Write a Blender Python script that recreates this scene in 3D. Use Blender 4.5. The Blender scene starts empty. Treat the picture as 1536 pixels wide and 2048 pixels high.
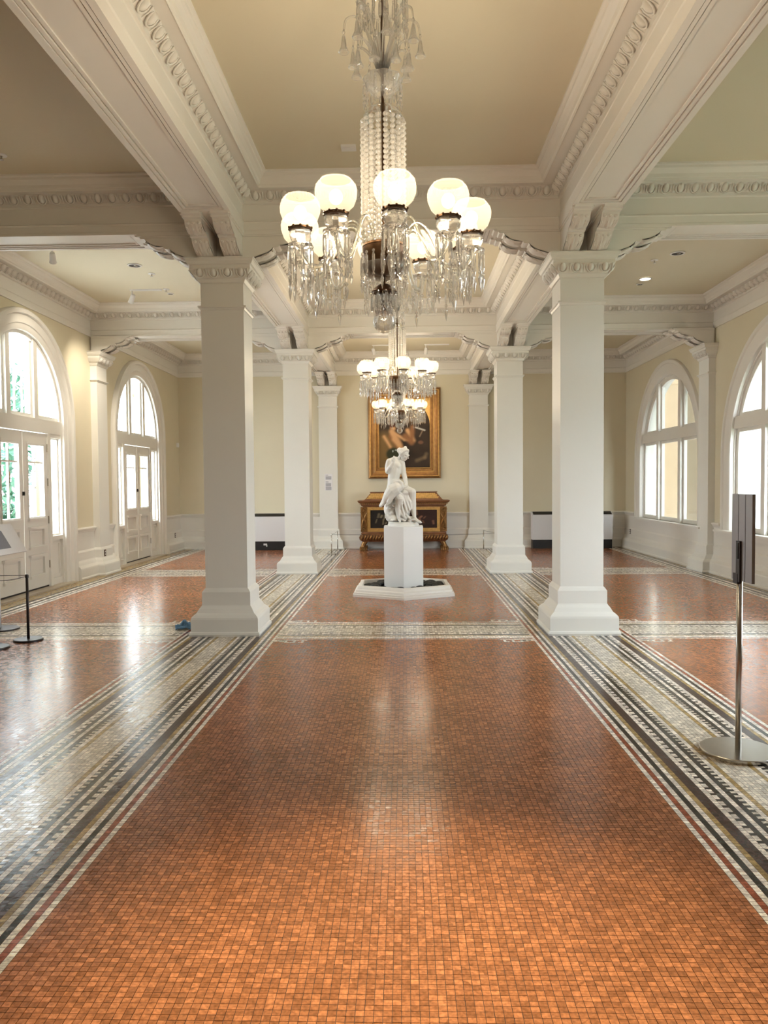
import bpy, bmesh, math, random
import numpy as np
from mathutils import Vector, Matrix
random.seed(7); RNG = np.random.default_rng(7)
PI = math.pi
S = bpy.context.scene
COL = S.collection

# ------------------------------------------------------------------ camera
F_PX, YAW, PIT, ROL, CX = 1543.69, -0.02649, -0.03771, 0.00807, 0.0183
fw = Vector((math.sin(YAW)*math.cos(PIT), math.cos(YAW)*math.cos(PIT), math.sin(PIT)))
rt = Vector((math.cos(YAW), -math.sin(YAW), 0)); dn = fw.cross(rt)
cr = math.cos(ROL)*rt + math.sin(ROL)*dn; cd = -math.sin(ROL)*rt + math.cos(ROL)*dn
camd = bpy.data.cameras.new('camera'); cam = bpy.data.objects.new('camera', camd); COL.objects.link(cam)
M = Matrix.Identity(4)
for i in range(3):
    M[i][0] = cr[i]; M[i][1] = -cd[i]; M[i][2] = -fw[i]
M[0][3], M[1][3], M[2][3] = CX, 0.0, 1.5
cam.matrix_world = M
camd.sensor_fit = 'VERTICAL'; camd.sensor_height = 36; camd.lens = F_PX/2048*36
camd.clip_start = 0.05; camd.clip_end = 200
S.camera = cam

# ------------------------------------------------------------------ world and exposure
W = bpy.data.worlds.new('sky'); S.world = W; W.use_nodes = True
bg = W.node_tree.nodes['Background']
bg.inputs[0].default_value = (0.86, 0.93, 1.0, 1); bg.inputs[1].default_value = 16.0
S.view_settings.view_transform = 'Standard'; S.view_settings.look = 'None'
S.view_settings.gamma = 1; S.view_settings.use_curve_mapping = False
S.view_settings.exposure = 0.65
C_ = S.cycles; C_.max_bounces = 7; C_.diffuse_bounces = 4; C_.glossy_bounces = 3; C_.transmission_bounces = 6; C_.transparent_max_bounces = 12; C_.sample_clamp_indirect = 6
LAMP_W = 4.5      # each chandelier lamp
SPOT_W = 1.0

# ------------------------------------------------------------------ room numbers (metres)
XL, XR, YB, YR = -5.17, 5.06, 17.72, -4.0      # wall planes
ZS, ZC = 3.955, 4.455                          # beam soffit, ceiling
CS, CW = 1.762, 0.211                          # column half spacing, shaft half width
Y1, Y2 = 7.84, 12.99                           # column rows
YE = 0.30                                      # beam behind the camera
DOORS = [10.48, 15.02]               # left wall
WINS = [10.44, 15.0, 5.6]                           # right wall
D_RI, D_RO, D_SP = 1.195, 1.45, 2.455
W_RI, W_RO, W_SP, W_SILL = 1.66, 1.90, 1.90, 0.72
for k, (x, yc, ww, z0, z1, sgn) in enumerate([(XL-.3, c, 2.4, 0, 3.65, 1) for c in DOORS]+[(XR+.3, c, 3.3, .7, 3.56, -1) for c in WINS]):
    ld = bpy.data.lights.new('daylight_portal', 'AREA'); ld.shape = 'RECTANGLE'; ld.size = z1-z0; ld.size_y = ww
    ld.cycles.is_portal = True
    lo = bpy.data.objects.new('daylight_portal', ld); COL.objects.link(lo)
    lo.location = (x, yc, (z0+z1)/2); lo.rotation_euler = (0, -PI/2 if sgn > 0 else PI/2, 0)

# ------------------------------------------------------------------ materials
def mat(name): 
    m = bpy.data.materials.new(name); m.use_nodes = True
    nt = m.node_tree; b = nt.nodes['Principled BSDF']
    return m, nt, b
def nd(nt, t, **k):
    n = nt.nodes.new(t)
    for a, v in k.items(): setattr(n, a, v)
    return n
def paint(name, col, rough=.5, noise=.03, scale=6, bump=0.0, metal=0, spec=.5):
    m, nt, b = mat(name)
    tc = nd(nt, 'ShaderNodeTexCoord'); nz = nd(nt, 'ShaderNodeTexNoise'); nz.inputs['Scale'].default_value = scale; nz.inputs['Detail'].default_value = 2
    mr = nd(nt, 'ShaderNodeMapRange'); mr.inputs[3].default_value = 1-noise*2; mr.inputs[4].default_value = 1+noise
    mx = nd(nt, 'ShaderNodeVectorMath', operation='SCALE'); mx.inputs[0].default_value = col
    nt.links.new(tc.outputs['Object'], nz.inputs['Vector']); nt.links.new(nz.outputs[0], mr.inputs[0])
    nt.links.new(mr.outputs[0], mx.inputs['Scale']); nt.links.new(mx.outputs[0], b.inputs['Base Color'])
    b.inputs['Roughness'].default_value = rough; b.inputs['Metallic'].default_value = metal
    b.inputs['Specular IOR Level'].default_value = spec
    if bump:
        n2 = nd(nt, 'ShaderNodeTexNoise'); n2.inputs['Scale'].default_value = scale*14; n2.inputs['Detail'].default_value = 3
        bp = nd(nt, 'ShaderNodeBump'); bp.inputs['Strength'].default_value = bump; bp.inputs['Distance'].default_value = .004
        nt.links.new(tc.outputs['Object'], n2.inputs['Vector']); nt.links.new(n2.outputs[0], bp.inputs['Height']); nt.links.new(bp.outputs[0], b.inputs['Normal'])
    return m
WALL = paint('cream_wall_paint', (.69, .615, .45), .6, .02, 2, .08)
TRIM = paint('white_trim_paint', (.80, .765, .70), .42, .015, 3)
CEIL = paint('pale_ceiling_paint', (.70, .635, .475), .65, .02, 1.5, .05)
COLM = paint('white_column_paint', (.80, .78, .72), .38, .012, 3)
MARB = paint('white_marble', (.80, .78, .73), .45, .05, 9)
PEDM = paint('white_pedestal_paint', (.80, .79, .77), .5, .01, 3)
GILT = paint('gilded_wood', (.33, .165, .055), .36, .28, 14, .25, .75)
GILD = paint('bright_gilding', (.72, .44, .15), .3, .2, 20, .2, .8)
WALN = paint('carved_walnut', (.23, .095, .038), .4, .3, 12, .25, .15)
DARK = paint('near_black_paint', (.012, .011, .011), .5)
BLKM = paint('black_metal', (.035, .027, .027), .38, .05, 5, 0, .6)
BRZ = paint('dark_bronze', (.11, .06, .03), .35, .2, 20, 0, .85)
STEEL = paint('brushed_steel', (.55, .53, .50), .24, .05, 30, 0, 1.0)
ALU = paint('grey_aluminium', (.34, .335, .36), .45, .02, 5, 0, .25)
HEAT = paint('heater_enamel', (.74, .73, .74), .4, .01, 2)
WHITEP = paint('white_plastic', (.8, .79, .77), .4, .01, 5)
PAPER = paint('printed_card', (.82, .80, .80), .7, .01, 5)
INK = paint('grey_print', (.25, .25, .28), .7, .05, 60)
STONE = paint('threshold_stone', (.55, .47, .37), .4, .1, 8)
SOIL = paint('black_crumpled_lining', (.02, .021, .018), .6, .3, 30, .3)
BLUE = paint('blue_cloth', (.10, .23, .40), .8, .3, 25)
YELP = paint('yellow_stucco', (.22, .165, .05), .7, .05, 3)
BEIGE = paint('beige_stucco', (.40, .31, .21), .7, .05, 3)
GRASS = paint('lawn_green', (.20, .24, .16), .9, .3, 6)
TERR = paint('terrace_concrete', (.60, .60, .58), .8, .1, 4)
LEAF = paint('green_foliage', (.02, .10, .055), .5, .4, 8)
PALE = paint('pale_grey_stucco', (.34, .35, .35), .7, .08, 2)
SKYW = paint('white_exterior_paint', (.78, .78, .76), .6, .02, 3)

def glassmat(name, tint, ftr, rough=0.0, milk=0.0):
    m, nt, b = mat(name); out = nt.nodes['Material Output']; nt.nodes.remove(b)
    tr = nd(nt, 'ShaderNodeBsdfTransparent'); tr.inputs[0].default_value = (*tint, 1)
    g = nd(nt, 'ShaderNodeBsdfGlass'); g.inputs[0].default_value = (*tint, 1); g.inputs['IOR'].default_value = 1.5; g.inputs['Roughness'].default_value = rough
    mx = nd(nt, 'ShaderNodeMixShader'); mx.inputs[0].default_value = 1-ftr
    nt.links.new(tr.outputs[0], mx.inputs[1]); nt.links.new(g.outputs[0], mx.inputs[2])
    df = nd(nt, 'ShaderNodeBsdfDiffuse'); df.inputs[0].default_value = (.92, .90, .86, 1)
    m3 = nd(nt, 'ShaderNodeMixShader'); m3.inputs[0].default_value = milk
    nt.links.new(mx.outputs[0], m3.inputs[1]); nt.links.new(df.outputs[0], m3.inputs[2]); nt.links.new(m3.outputs[0], out.inputs[0])
    return m
CRYS = glassmat('cut_crystal', (.98, .98, .98), .30, 0, .10)
BEAD = glassmat('milky_crystal_bead', (.98, .97, .95), .2, 0, .22)
CTUBE = glassmat('clear_glass_tube', (.97, .97, .94), .35)
def panemat(name):
    m, nt, b = mat(name); out = nt.nodes['Material Output']; nt.nodes.remove(b)
    tr = nd(nt, 'ShaderNodeBsdfTransparent'); tr.inputs[0].default_value = (.95, .97, .97, 1)
    g = nd(nt, 'ShaderNodeBsdfGlossy'); g.inputs['Roughness'].default_value = .02
    mx = nd(nt, 'ShaderNodeMixShader'); mx.inputs[0].default_value = .05
    nt.links.new(tr.outputs[0], mx.inputs[1]); nt.links.new(g.outputs[0], mx.inputs[2]); nt.links.new(mx.outputs[0], out.inputs[0])
    return m
PANE = panemat('window_glass')
def globemat():
    m, nt, b = mat('frosted_lamp_glass'); out = nt.nodes['Material Output']; nt.nodes.remove(b)
    tr = nd(nt, 'ShaderNodeBsdfTransparent'); tr.inputs[0].default_value = (1, .97, .92, 1)
    tl = nd(nt, 'ShaderNodeBsdfTranslucent'); tl.inputs[0].default_value = (.34, .30, .23, 1)
    df = nd(nt, 'ShaderNodeBsdfDiffuse'); df.inputs[0].default_value = (.34, .31, .25, 1)
    em = nd(nt, 'ShaderNodeEmission'); em.inputs[0].default_value = (1, .87, .68, 1); em.inputs[1].default_value = .15
    m1 = nd(nt, 'ShaderNodeMixShader'); m1.inputs[0].default_value = .35
    m2 = nd(nt, 'ShaderNodeMixShader'); m2.inputs[0].default_value = .24
    ad = nd(nt, 'ShaderNodeAddShader')
    nt.links.new(tl.outputs[0], m1.inputs[1]); nt.links.new(df.outputs[0], m1.inputs[2])
    nt.links.new(tr.outputs[0], m2.inputs[1]); nt.links.new(m1.outputs[0], m2.inputs[2])
    nt.links.new(m2.outputs[0], ad.inputs[0]); nt.links.new(em.outputs[0], ad.inputs[1]); nt.links.new(ad.outputs[0], out.inputs[0])
    return m
GLOBE = globemat()
def emis(name, col, s):
    m, nt, b = mat(name); b.inputs['Base Color'].default_value = (*col, 1)
    b.inputs['Emission Color'].default_value = (*col, 1); b.inputs['Emission Strength'].default_value = s
    return m
BULB = emis('lit_bulb', (1, .90, .70), 5)
LEDW = emis('lit_downlight', (1, .93, .8), 6)
def vcolmat(name, rough=.45, spec=.4):
    m, nt, b = mat(name); a = nd(nt, 'ShaderNodeAttribute', attribute_name='pcol')
    nt.links.new(a.outputs['Color'], b.inputs['Base Color']); b.inputs['Roughness'].default_value = rough; b.inputs['Specular IOR Level'].default_value = spec
    return m
PICT = vcolmat('oil_painting', .5, .25)
TU, TV = 1.234/47, 0.0235
def mosaicmat():
    m, nt, b = mat('glazed_mosaic'); L = nt.links.new
    a = nd(nt, 'ShaderNodeAttribute', attribute_name='pcol')
    g = nd(nt, 'ShaderNodeNewGeometry')
    dv = nd(nt, 'ShaderNodeVectorMath', operation='DIVIDE'); dv.inputs[1].default_value = (TU, TV, 1)
    L(g.outputs['Position'], dv.inputs[0])
    # keep z out of the cell index
    ml = nd(nt, 'ShaderNodeVectorMath', operation='MULTIPLY'); ml.inputs[1].default_value = (1, 1, 0); L(dv.outputs[0], ml.inputs[0])
    fl = nd(nt, 'ShaderNodeVectorMath', operation='FLOOR'); L(ml.outputs[0], fl.inputs[0])
    fr = nd(nt, 'ShaderNodeVectorMath', operation='FRACTION'); L(ml.outputs[0], fr.inputs[0])
    wn = nd(nt, 'ShaderNodeTexWhiteNoise', noise_dimensions='3D'); L(fl.outputs[0], wn.inputs['Vector'])
    # patches of darker and lighter firing
    nz = nd(nt, 'ShaderNodeTexNoise'); nz.inputs['Scale'].default_value = 1.1; nz.inputs['Detail'].default_value = 3; L(g.outputs['Position'], nz.inputs['Vector'])
    n2 = nd(nt, 'ShaderNodeTexNoise'); n2.inputs['Scale'].default_value = 75; n2.inputs['Detail'].default_value = 2; L(g.outputs['Position'], n2.inputs['Vector'])
    def mr(src, lo, hi, a0=0, a1=1):
        q = nd(nt, 'ShaderNodeMapRange'); q.inputs[1].default_value = a0; q.inputs[2].default_value = a1; q.inputs[3].default_value = lo; q.inputs[4].default_value = hi; L(src, q.inputs[0]); return q.outputs[0]
    def mul(x, y):
        q = nd(nt, 'ShaderNodeMath', operation='MULTIPLY'); L(x, q.inputs[0]); L(y, q.inputs[1]); return q.outputs[0]
    pw = nd(nt, 'ShaderNodeMath', operation='POWER'); L(wn.outputs['Value'], pw.inputs[0]); pw.inputs[1].default_value = 1.6
    fac = mul(mul(mr(pw.outputs[0], .74, 1.34), mr(nz.outputs[0], .82, 1.18, .3, .7)), mr(n2.outputs[0], .70, 1.30, .3, .7))
    sc = nd(nt, 'ShaderNodeVectorMath', operation='SCALE'); L(a.outputs['Color'], sc.inputs[0]); L(fac, sc.inputs['Scale'])
    # grout line
    sx = nd(nt, 'ShaderNodeSeparateXYZ'); L(fr.outputs[0], sx.inputs[0])
    def edge(s, w):
        p = nd(nt, 'ShaderNodeMath', operation='PINGPONG'); p.inputs[1].default_value = .5; L(s, p.inputs[0])
        return mr(p.outputs[0], 0, 1, w*.5, w)
    e = mul(edge(sx.outputs[0], .04), edge(sx.outputs[1], .045))
    mx = nd(nt, 'ShaderNodeMix', data_type='RGBA'); L(e, mx.inputs[0]); mx.inputs[6].default_value = (.13, .06, .04, 1); L(sc.outputs[0], mx.inputs[7])
    L(mx.outputs[2], b.inputs['Base Color'])
    # every piece lies at a slightly different angle
    cs = nd(nt, 'ShaderNodeVectorMath', operation='SUBTRACT'); L(wn.outputs['Color'], cs.inputs[0]); cs.inputs[1].default_value = (.5, .5, .5)
    c2 = nd(nt, 'ShaderNodeVectorMath', operation='MULTIPLY'); L(cs.outputs[0], c2.inputs[0]); c2.inputs[1].default_value = (.008, .008, 0)
    ad = nd(nt, 'ShaderNodeVectorMath', operation='ADD'); L(c2.outputs[0], ad.inputs[0]); L(g.outputs['Normal'], ad.inputs[1])
    nm = nd(nt, 'ShaderNodeVectorMath', operation='NORMALIZE'); L(ad.outputs[0], nm.inputs[0]); 
    bp = nd(nt, 'ShaderNodeBump'); bp.inputs['Strength'].default_value = .12; bp.inputs['Distance'].default_value = .0012; L(n2.outputs[0], bp.inputs['Height']); L(nm.outputs[0], bp.inputs['Normal'])
    L(bp.outputs[0], b.inputs['Normal'])
    L(mr(wn.outputs['Value'], .14, .27), b.inputs['Roughness'])
    b.inputs['Specular IOR Level'].default_value = .34
    return m
MOS = mosaicmat()
GROUT = paint('brown_grout', (.085, .04, .026), .85, .1, 30)

# ------------------------------------------------------------------ mesh helpers
class MB:
    def __init__(s): s.v = []; s.f = []
    def vs(s, pts):
        n = len(s.v); s.v.extend([tuple(p) for p in pts]); return n
    def box(s, x0, x1, y0, y1, z0, z1):
        n = s.vs([(x0,y0,z0),(x1,y0,z0),(x1,y1,z0),(x0,y1,z0),(x0,y0,z1),(x1,y0,z1),(x1,y1,z1),(x0,y1,z1)])
        for q in ((0,3,2,1),(4,5,6,7),(0,1,5,4),(1,2,6,5),(2,3,7,6),(3,0,4,7)): s.f.append(tuple(n+i for i in q))
        return s
    def rings(s, rings, closed=True, cap=True, loop=False):
        m = len(rings[0]); base = [s.vs(r) for r in rings]
        idx = list(range(len(rings)-1)) + ([len(rings)-1] if loop else [])
        for a in idx:
            b = (a+1) % len(rings)
            for i in range(m if closed else m-1):
                j = (i+1) % m
                s.f.append((base[a]+i, base[a]+j, base[b]+j, base[b]+i))
        if cap and closed and not loop:
            s.f.append(tuple(base[0]+i for i in reversed(range(m)))); s.f.append(tuple(base[-1]+i for i in range(m)))
        return s
    def lathe(s, prof, n=24, c=(0,0), sx=1, sy=1, rib=0, ribn=0, ph=0, cap=False):
        R = []
        for r, z in prof:
            R.append([(c[0]+sx*r*(1+rib*math.cos(ribn*t))*math.cos(t+ph), c[1]+sy*r*(1+rib*math.cos(ribn*t))*math.sin(t+ph), z) for t in [2*PI*i/n for i in range(n)]])
        return s.rings(R, True, cap)
    def tube(s, pts, rad, n=8, cap=True):
        pts = [Vector(p) for p in pts]; N = len(pts)
        rad = rad if isinstance(rad, (list, tuple)) else [rad]*N
        R = []; up = None
        for i, p in enumerate(pts):
            t = (pts[min(i+1,N-1)]-pts[max(i-1,0)]).normalized()
            if up is None:
                up = Vector((0,0,1)) if abs(t.z) < .9 else Vector((1,0,0))
            u = (up - t*up.dot(t)).normalized(); w = t.cross(u); up = u
            R.append([p + rad[i]*(math.cos(a)*u+math.sin(a)*w) for a in [2*PI*k/n for k in range(n)]])
        return s.rings(R, True, cap)
    def ball(s, c, r, n=10, m=6, rot=None):
        r = (r,r,r) if not isinstance(r,(tuple,list)) else r
        R = []
        for k in range(m+1):
            a = PI*k/m; sr = max(math.sin(a), .02); 
            ring = [Vector((r[0]*sr*math.cos(t), r[1]*sr*math.sin(t), -r[2]*math.cos(a))) for t in [2*PI*i/n for i in range(n)]]
            if rot: ring = [rot @ q for q in ring]
            R.append([q+Vector(c) for q in ring])
        return s.rings(R)
    def capsule(s, pts, rad, n=10):
        # tapered limb with rounded ends
        pts = [Vector(p) for p in pts]
        P = []; Q = []
        for i in range(len(pts)-1):
            for k in range(5):
                t = k/5; P.append(pts[i].lerp(pts[i+1], t)); Q.append(rad[i]*(1-t)+rad[i+1]*t)
        P.append(pts[-1]); Q.append(rad[-1])
        s.tube(P, Q, n); s.ball(pts[0], rad[0], n, 6); s.ball(pts[-1], rad[-1], n, 6)
        return s
    def prism(s, poly, axis, a, b):
        # polygon (2D) extruded along an axis: 'x': (y,z); 'y': (x,z); 'z': (x,y)
        def P(u, v, w): return {'x': (w,u,v), 'y': (u,w,v), 'z': (u,v,w)}[axis]
        n = len(poly); i0 = s.vs([P(u,v,a) for u,v in poly]); i1 = s.vs([P(u,v,b) for u,v in poly])
        for i in range(n):
            j = (i+1) % n; s.f.append((i0+i, i0+j, i1+j, i1+i))
        s.f.append(tuple(i0+i for i in reversed(range(n)))); s.f.append(tuple(i1+i for i in range(n)))
        return s
    def add(s, o, M=None):
        n = len(s.v); s.v.extend([tuple(M @ Vector(p)) for p in o.v] if M else o.v); s.f.extend([tuple(i+n for i in q) for q in o.f]); return s
    def mesh(s, name, m, smooth=False, fix=True):
        me = bpy.data.meshes.new(name); me.from_pydata([tuple(p) for p in s.v], [], s.f)
        if fix:
            bm = bmesh.new(); bm.from_mesh(me); bmesh.ops.recalc_face_normals(bm, faces=bm.faces); bm.to_mesh(me); bm.free()
        if m: me.materials.append(m)
        if smooth:
            me.polygons.foreach_set('use_smooth', [True]*len(me.polygons))
            if smooth != True:
                me.set_sharp_from_angle(angle=smooth)
        me.update(); return me
    def build(s, name, m, parent=None, smooth=False, fix=True):
        return link(name, s.mesh(name, m, smooth, fix), parent)
SA = math.radians(38)
def link(name, me, parent=None, loc=None, rotz=None, scale=None):
    o = bpy.data.objects.new(name, me); COL.objects.link(o)
    if parent: o.parent = parent
    if loc: o.location = loc
    if rotz is not None: o.rotation_euler = (0, 0, rotz)
    if scale: o.scale = scale
    return o
def tag(o, label, cat, group=None):
    o['label'] = label; o['category'] = cat
    if group: o['group'] = group
    return o
def thing(name, label, cat, loc=(0,0,0), rotz=0, group=None):
    o = link(name, None, None, loc, rotz); o.empty_display_size = .1
    return tag(o, label, cat, group)
def struct(o): o['kind'] = 'structure'; return o
def copy_tree(o, parent=None):
    c = o.copy(); COL.objects.link(c); c.parent = parent
    for ch in list(o.children): copy_tree(ch, c)
    return c
def dup(root, loc, rotz, label, group=None):
    c = copy_tree(root); c.location = loc; c.rotation_euler = (0,0,rotz); c['label'] = label
    if group: c['group'] = group
    return c

# ================================================================== FLOOR
PAL = [(.345,.128,.053),(.84,.76,.66),(.31,.085,.040),(.026,.027,.022),(.40,.275,.11),(.058,.033,.028),(.70,.63,.52)]
#        0 red field     1 white         2 red stripe    3 black          4 tan          5 brown          6 cream
SEQ = [1,2,1,3,1,4,5,5,1,'c',3,1,3,'f',1,4] + [6]*6 + [4,1,'f',3,1,3,'c',1,5,5,4,1,3,1,2,1]
KEY = ["111111111111", "133330010010", "111310010010", "001110010010", "000011110110"]
def floor_ids(i0, i1, j0, j1):
    I = np.arange(i0, i1); J = np.arange(j0, j1)
    A = np.zeros((len(I), len(J)), int)
    yc = (J+.5)*TV
    # bands running across the room at the column rows
    for Yc in (7.81, 12.95):
        d = np.abs(yc-Yc)
        col = np.where(d < .13, 6, np.where(d < .157, 10, np.where(d < .184, 1, np.where(d < .207, 11, np.where(d < .230, 1, np.where(d < .275, 3, np.where(d < .30, 1, np.where(d < .325, 4, np.where(d < .40, 1, np.where(d < .425, 2, np.where(d < .46, 1, -1)))))))))))
        for jj in np.where(col >= 0)[0]:
            if col[jj] == 10: A[:, jj] = np.where(I % 2 == 0, 3, 6)
            elif col[jj] == 11: A[:, jj] = np.where(I % 4 == 0, 3, 1)
            else: A[:, jj] = col[jj]
        # corner key motifs in every field
        for s, nrow in ((-1, int((Yc-.46)/TV)), (1, int((Yc+.46)/TV)+1)):
            for r, row in enumerate(KEY):
                j = nrow + s*r - j0 - (1 if s < 0 else 0)
                if not (0 <= j < len(J)): continue
                for q, ch in enumerate(row):
                    for k in (46-q, 85+q):
                        for ii in (k, -k-1):
                            if i0 <= ii < i1: A[ii-i0, j] = int(ch)
    K = np.where(I >= 0, I, -I-1)
    for a, k in enumerate(K):
        if 47 <= k < 85:
            c = SEQ[k-47]
            if c == 'c': A[a] = np.where(J % 3 == 0, 3, 1)
            elif c == 'f': A[a] = np.where(J % 2 == 0, 3, 6)
            else: A[a] = c
        elif k >= 174:
            A[a] = {174:1,175:1,176:3,177:1,178:1,179:3,180:3,181:1,182:1}.get(int(k), 3 if k < 185 else 4)
    return A
def colour_attr(me, cols):
    at = me.attributes.new('pcol', 'FLOAT_COLOR', 'POINT')
    c4 = np.ones((len(me.vertices), 4), np.float32); c4[:, :3] = cols; at.data.foreach_set('color', c4.ravel())
floor_mb = MB(); floor_mb.box(XL-.3, XR+.3, YR-.3, YB+.3, -.2, -.004)
floor = struct(floor_mb.build('floor', GROUT))
J0, J1 = int(1.75/TV), int(7.36/TV)           # pieces modelled one by one
I0, I1 = -86, 86
A = floor_ids(I0, I1, J0, J1)
JT = int(2.14/TV)+1                            # first row inside the frame
single = [(i, j) for j in range(JT-2, JT+3) for i in range(-30, 31)][:300]
single_set = set(single)
P = np.array(PAL, np.float32)
ii, jj = np.meshgrid(np.arange(I0, I1), np.arange(J0, J1), indexing='ij')
keep = np.ones(ii.shape, bool)
for i, j in single: keep[i-I0, j-J0] = False
ci = ii[keep]; cj = jj[keep]; ids = A[keep]; N = len(ci)
h = .0005
base = np.stack([ci*TU, cj*TV], 1)
cor = np.array([[h,h],[TU-h,h],[TU-h,TV-h],[h,TV-h]])
xy = base[:, None, :] + cor[None]
ins = np.array([[1,1],[-1,1],[-1,-1],[1,-1]])
xy = xy + ins[None]*RNG.uniform(-.0003, .0011, xy.shape)*(ids == 0)[:, None, None]
zt = RNG.uniform(-.00045, 0, (N, 1)) + RNG.uniform(-.00018, .00018, (N, 4))
top = np.concatenate([xy, zt[:, :, None]], 2); bot = top.copy(); bot[:, :, 2] = -.0042
V = np.concatenate([top, bot], 1).reshape(-1, 3)
q = np.array([[0,1,2,3],[0,4,5,1],[1,5,6,2],[2,6,7,3],[3,7,4,0]])
Fc = (np.arange(N)[:, None, None]*8 + q[None]).reshape(-1, 4)
def np_mesh(name, V, Fc, m, cols=None):
    me = bpy.data.meshes.new(name); me.vertices.add(len(V)); me.vertices.foreach_set('co', np.asarray(V, np.float32).ravel())
    n = len(Fc); k = Fc.shape[1]
    me.loops.add(n*k); me.loops.foreach_set('vertex_index', Fc.astype(np.int32).ravel())
    me.polygons.add(n); me.polygons.foreach_set('loop_start', np.arange(0, n*k, k, dtype=np.int32))
    me.update(calc_edges=True); me.validate(); me.shade_flat()
    if cols is not None: colour_attr(me, cols)
    me.materials.append(m); return me
o = link('mosaic_tiles', np_mesh('mosaic_tiles', V, Fc, MOS, np.repeat(P[ids], 8, axis=0)), floor); o['kind'] = 'stuff'
# the 300 nearest pieces as parts of their own
tmesh = []
for k in range(14):
    c = cor - np.array([TU/2, TV/2]) + ins*RNG.uniform(-.0003, .0011, (4, 2))
    z = RNG.uniform(-.0004, 0) + RNG.uniform(-.00018, .00018, 4)
    vv = [(c[a][0], c[a][1], z[a]) for a in range(4)] + [(c[a][0], c[a][1], -.0042) for a in range(4)]
    tmesh.append(np_mesh('tile', np.array(vv), q, MOS, np.tile(P[0], (8, 1))))
for i, j in single:
    link('tile', random.choice(tmesh), floor, ((i+.5)*TU, (j+.5)*TV, 0))
# the rest of the floor: flat runs of equal colour
fv, ff, fc = [], [], []
ia, ib = int(XL/TU)-1, int(XR/TU)+2; ja, jb = int(YR/TV)-1, int(YB/TV)+2
B = floor_ids(ia, ib, ja, jb)
def run(i, a, b, cid, i2=None):
    n = len(fv)*4; x0, x1 = i*TU, (i2 or i+1)*TU
    fv.append([(x0,a*TV,0),(x1,a*TV,0),(x1,b*TV,0),(x0,b*TV,0)]); fc.append(cid)
for i in range(ia, ib):
    rowc = B[i-ia]; inside = I0 <= i < I1
    j = ja
    while j < jb:
        c = rowc[j-ja]; e = j
        while e < jb and rowc[e-ja] == c: e += 1
        if inside:
            if j < J0: run(i, j, min(e, J0), c)
            if e > J1: run(i, max(j, J1), e, c)
        else: run(i, j, e, c)
        j = e
fv = np.array(fv).reshape(-1, 3); nq = len(fc)
o = link('mosaic_field', np_mesh('mosaic_field', fv, np.arange(nq*4).reshape(-1, 4), MOS, np.repeat(P[np.array(fc)], 4, axis=0)), floor); o['kind'] = 'stuff'

# ================================================================== WALLS
def wall_arched(name, X, out, y0, y1, z1, holes, m, th=.3):
    mb = MB(); Xo = X + out*th
    def both(poly):
        for xx in (X, Xo):
            n = mb.vs([(xx, a, b) for a, b in poly]); mb.f.append(tuple(range(n, n+len(poly))))
    cur = y0
    for c, R, sp, zb in sorted(holes):
        both([(cur,0),(c-R,0),(c-R,z1),(cur,z1)])
        pts = [(c-R*math.cos(PI*k/28), sp+R*math.sin(PI*k/28)) for k in range(29)]
        for a, b in zip(pts[:-1], pts[1:]): both([a, b, (b[0], z1), (a[0], z1)])
        if zb > 0: both([(c-R,0),(c+R,0),(c+R,zb),(c-R,zb)])
        path = [(c-R, zb)] + pts + [(c+R, zb)] + ([(c-R, zb)] if zb > 0 else [])
        for a, b in zip(path[:-1], path[1:]):
            n = mb.vs([(X,*a),(X,*b),(Xo,*b),(Xo,*a)]); mb.f.append((n,n+1,n+2,n+3))
        cur = c+R
    both([(cur,0),(y1,0),(y1,z1),(cur,z1)])
    for yy in (y0, y1):
        n = mb.vs([(X,yy,0),(Xo,yy,0),(Xo,yy,z1),(X,yy,z1)]); mb.f.append((n,n+1,n+2,n+3))
    return struct(mb.build(name, m, None, False, False))
wl = wall_arched('wall_left', XL, -1, YR, YB+.3, ZC+.3, [(c, D_RI+.03, D_SP, 0) for c in DOORS], WALL)
wr = wall_arched('wall_right', XR, 1, YR, YB+.3, ZC+.3, [(c, W_RI+.03, W_SP, W_SILL) for c in WINS], WALL)
wb = struct(MB().box(XL-.3, XR+.3, YB, YB+.3, 0, ZC+.3).build('wall_back', WALL))
wf = struct(MB().box(XL-.3, XR+.3, YR-.3, YR, 0, ZC+.3).build('wall_front', WALL))

# dado: base profile and chair rail, as (projection, height)
BASEP = [(.0,0),(.134,0),(.14,.02),(.134,.04),(.122,.045),(.122,.166),(.118,.185),(.10,.205),(.075,.225),(.055,.262),(.034,.29),(.03,.30),(.03,.425),(.014,.45),(0,.465)]
RAILP = [(.0,.455),(.012,.46),(.012,.735),(.022,.74),(.03,.76),(.05,.785),(.056,.80),(.05,.812),(0,.82)]
def strip(mb, prof, p0, p1, nrm):
    r = []
    for P_ in (p0, p1): r.append([(P_[0]+nrm[0]*d, P_[1]+nrm[1]*d, z) for d, z in prof])
    return mb.rings(r, True, True)
def dado(side, segs, nrm):
    b = MB(); r = MB()
    for p0, p1 in segs: strip(b, BASEP, p0, p1, nrm); strip(r, RAILP, p0, p1, nrm)
    o = struct(b.build('baseboard_'+side, TRIM)); r.build('chair_rail', TRIM, o); return o
PLY = Y2-.2                                     # pilasters on the side walls
def segs(x, ranges): return [((x, a), (x, b)) for a, b in ranges]
dado('left', segs(XL, [(YR, DOORS[0]-D_RO), (DOORS[0]+D_RO, DOORS[1]-D_RO), (DOORS[1]+D_RO, YB)]), (1, 0))
b = MB(); strip(b, BASEP, (XR, YR), (XR, YB), (-1, 0)); o = struct(b.build('baseboard_right', TRIM))
r = MB()
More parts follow.
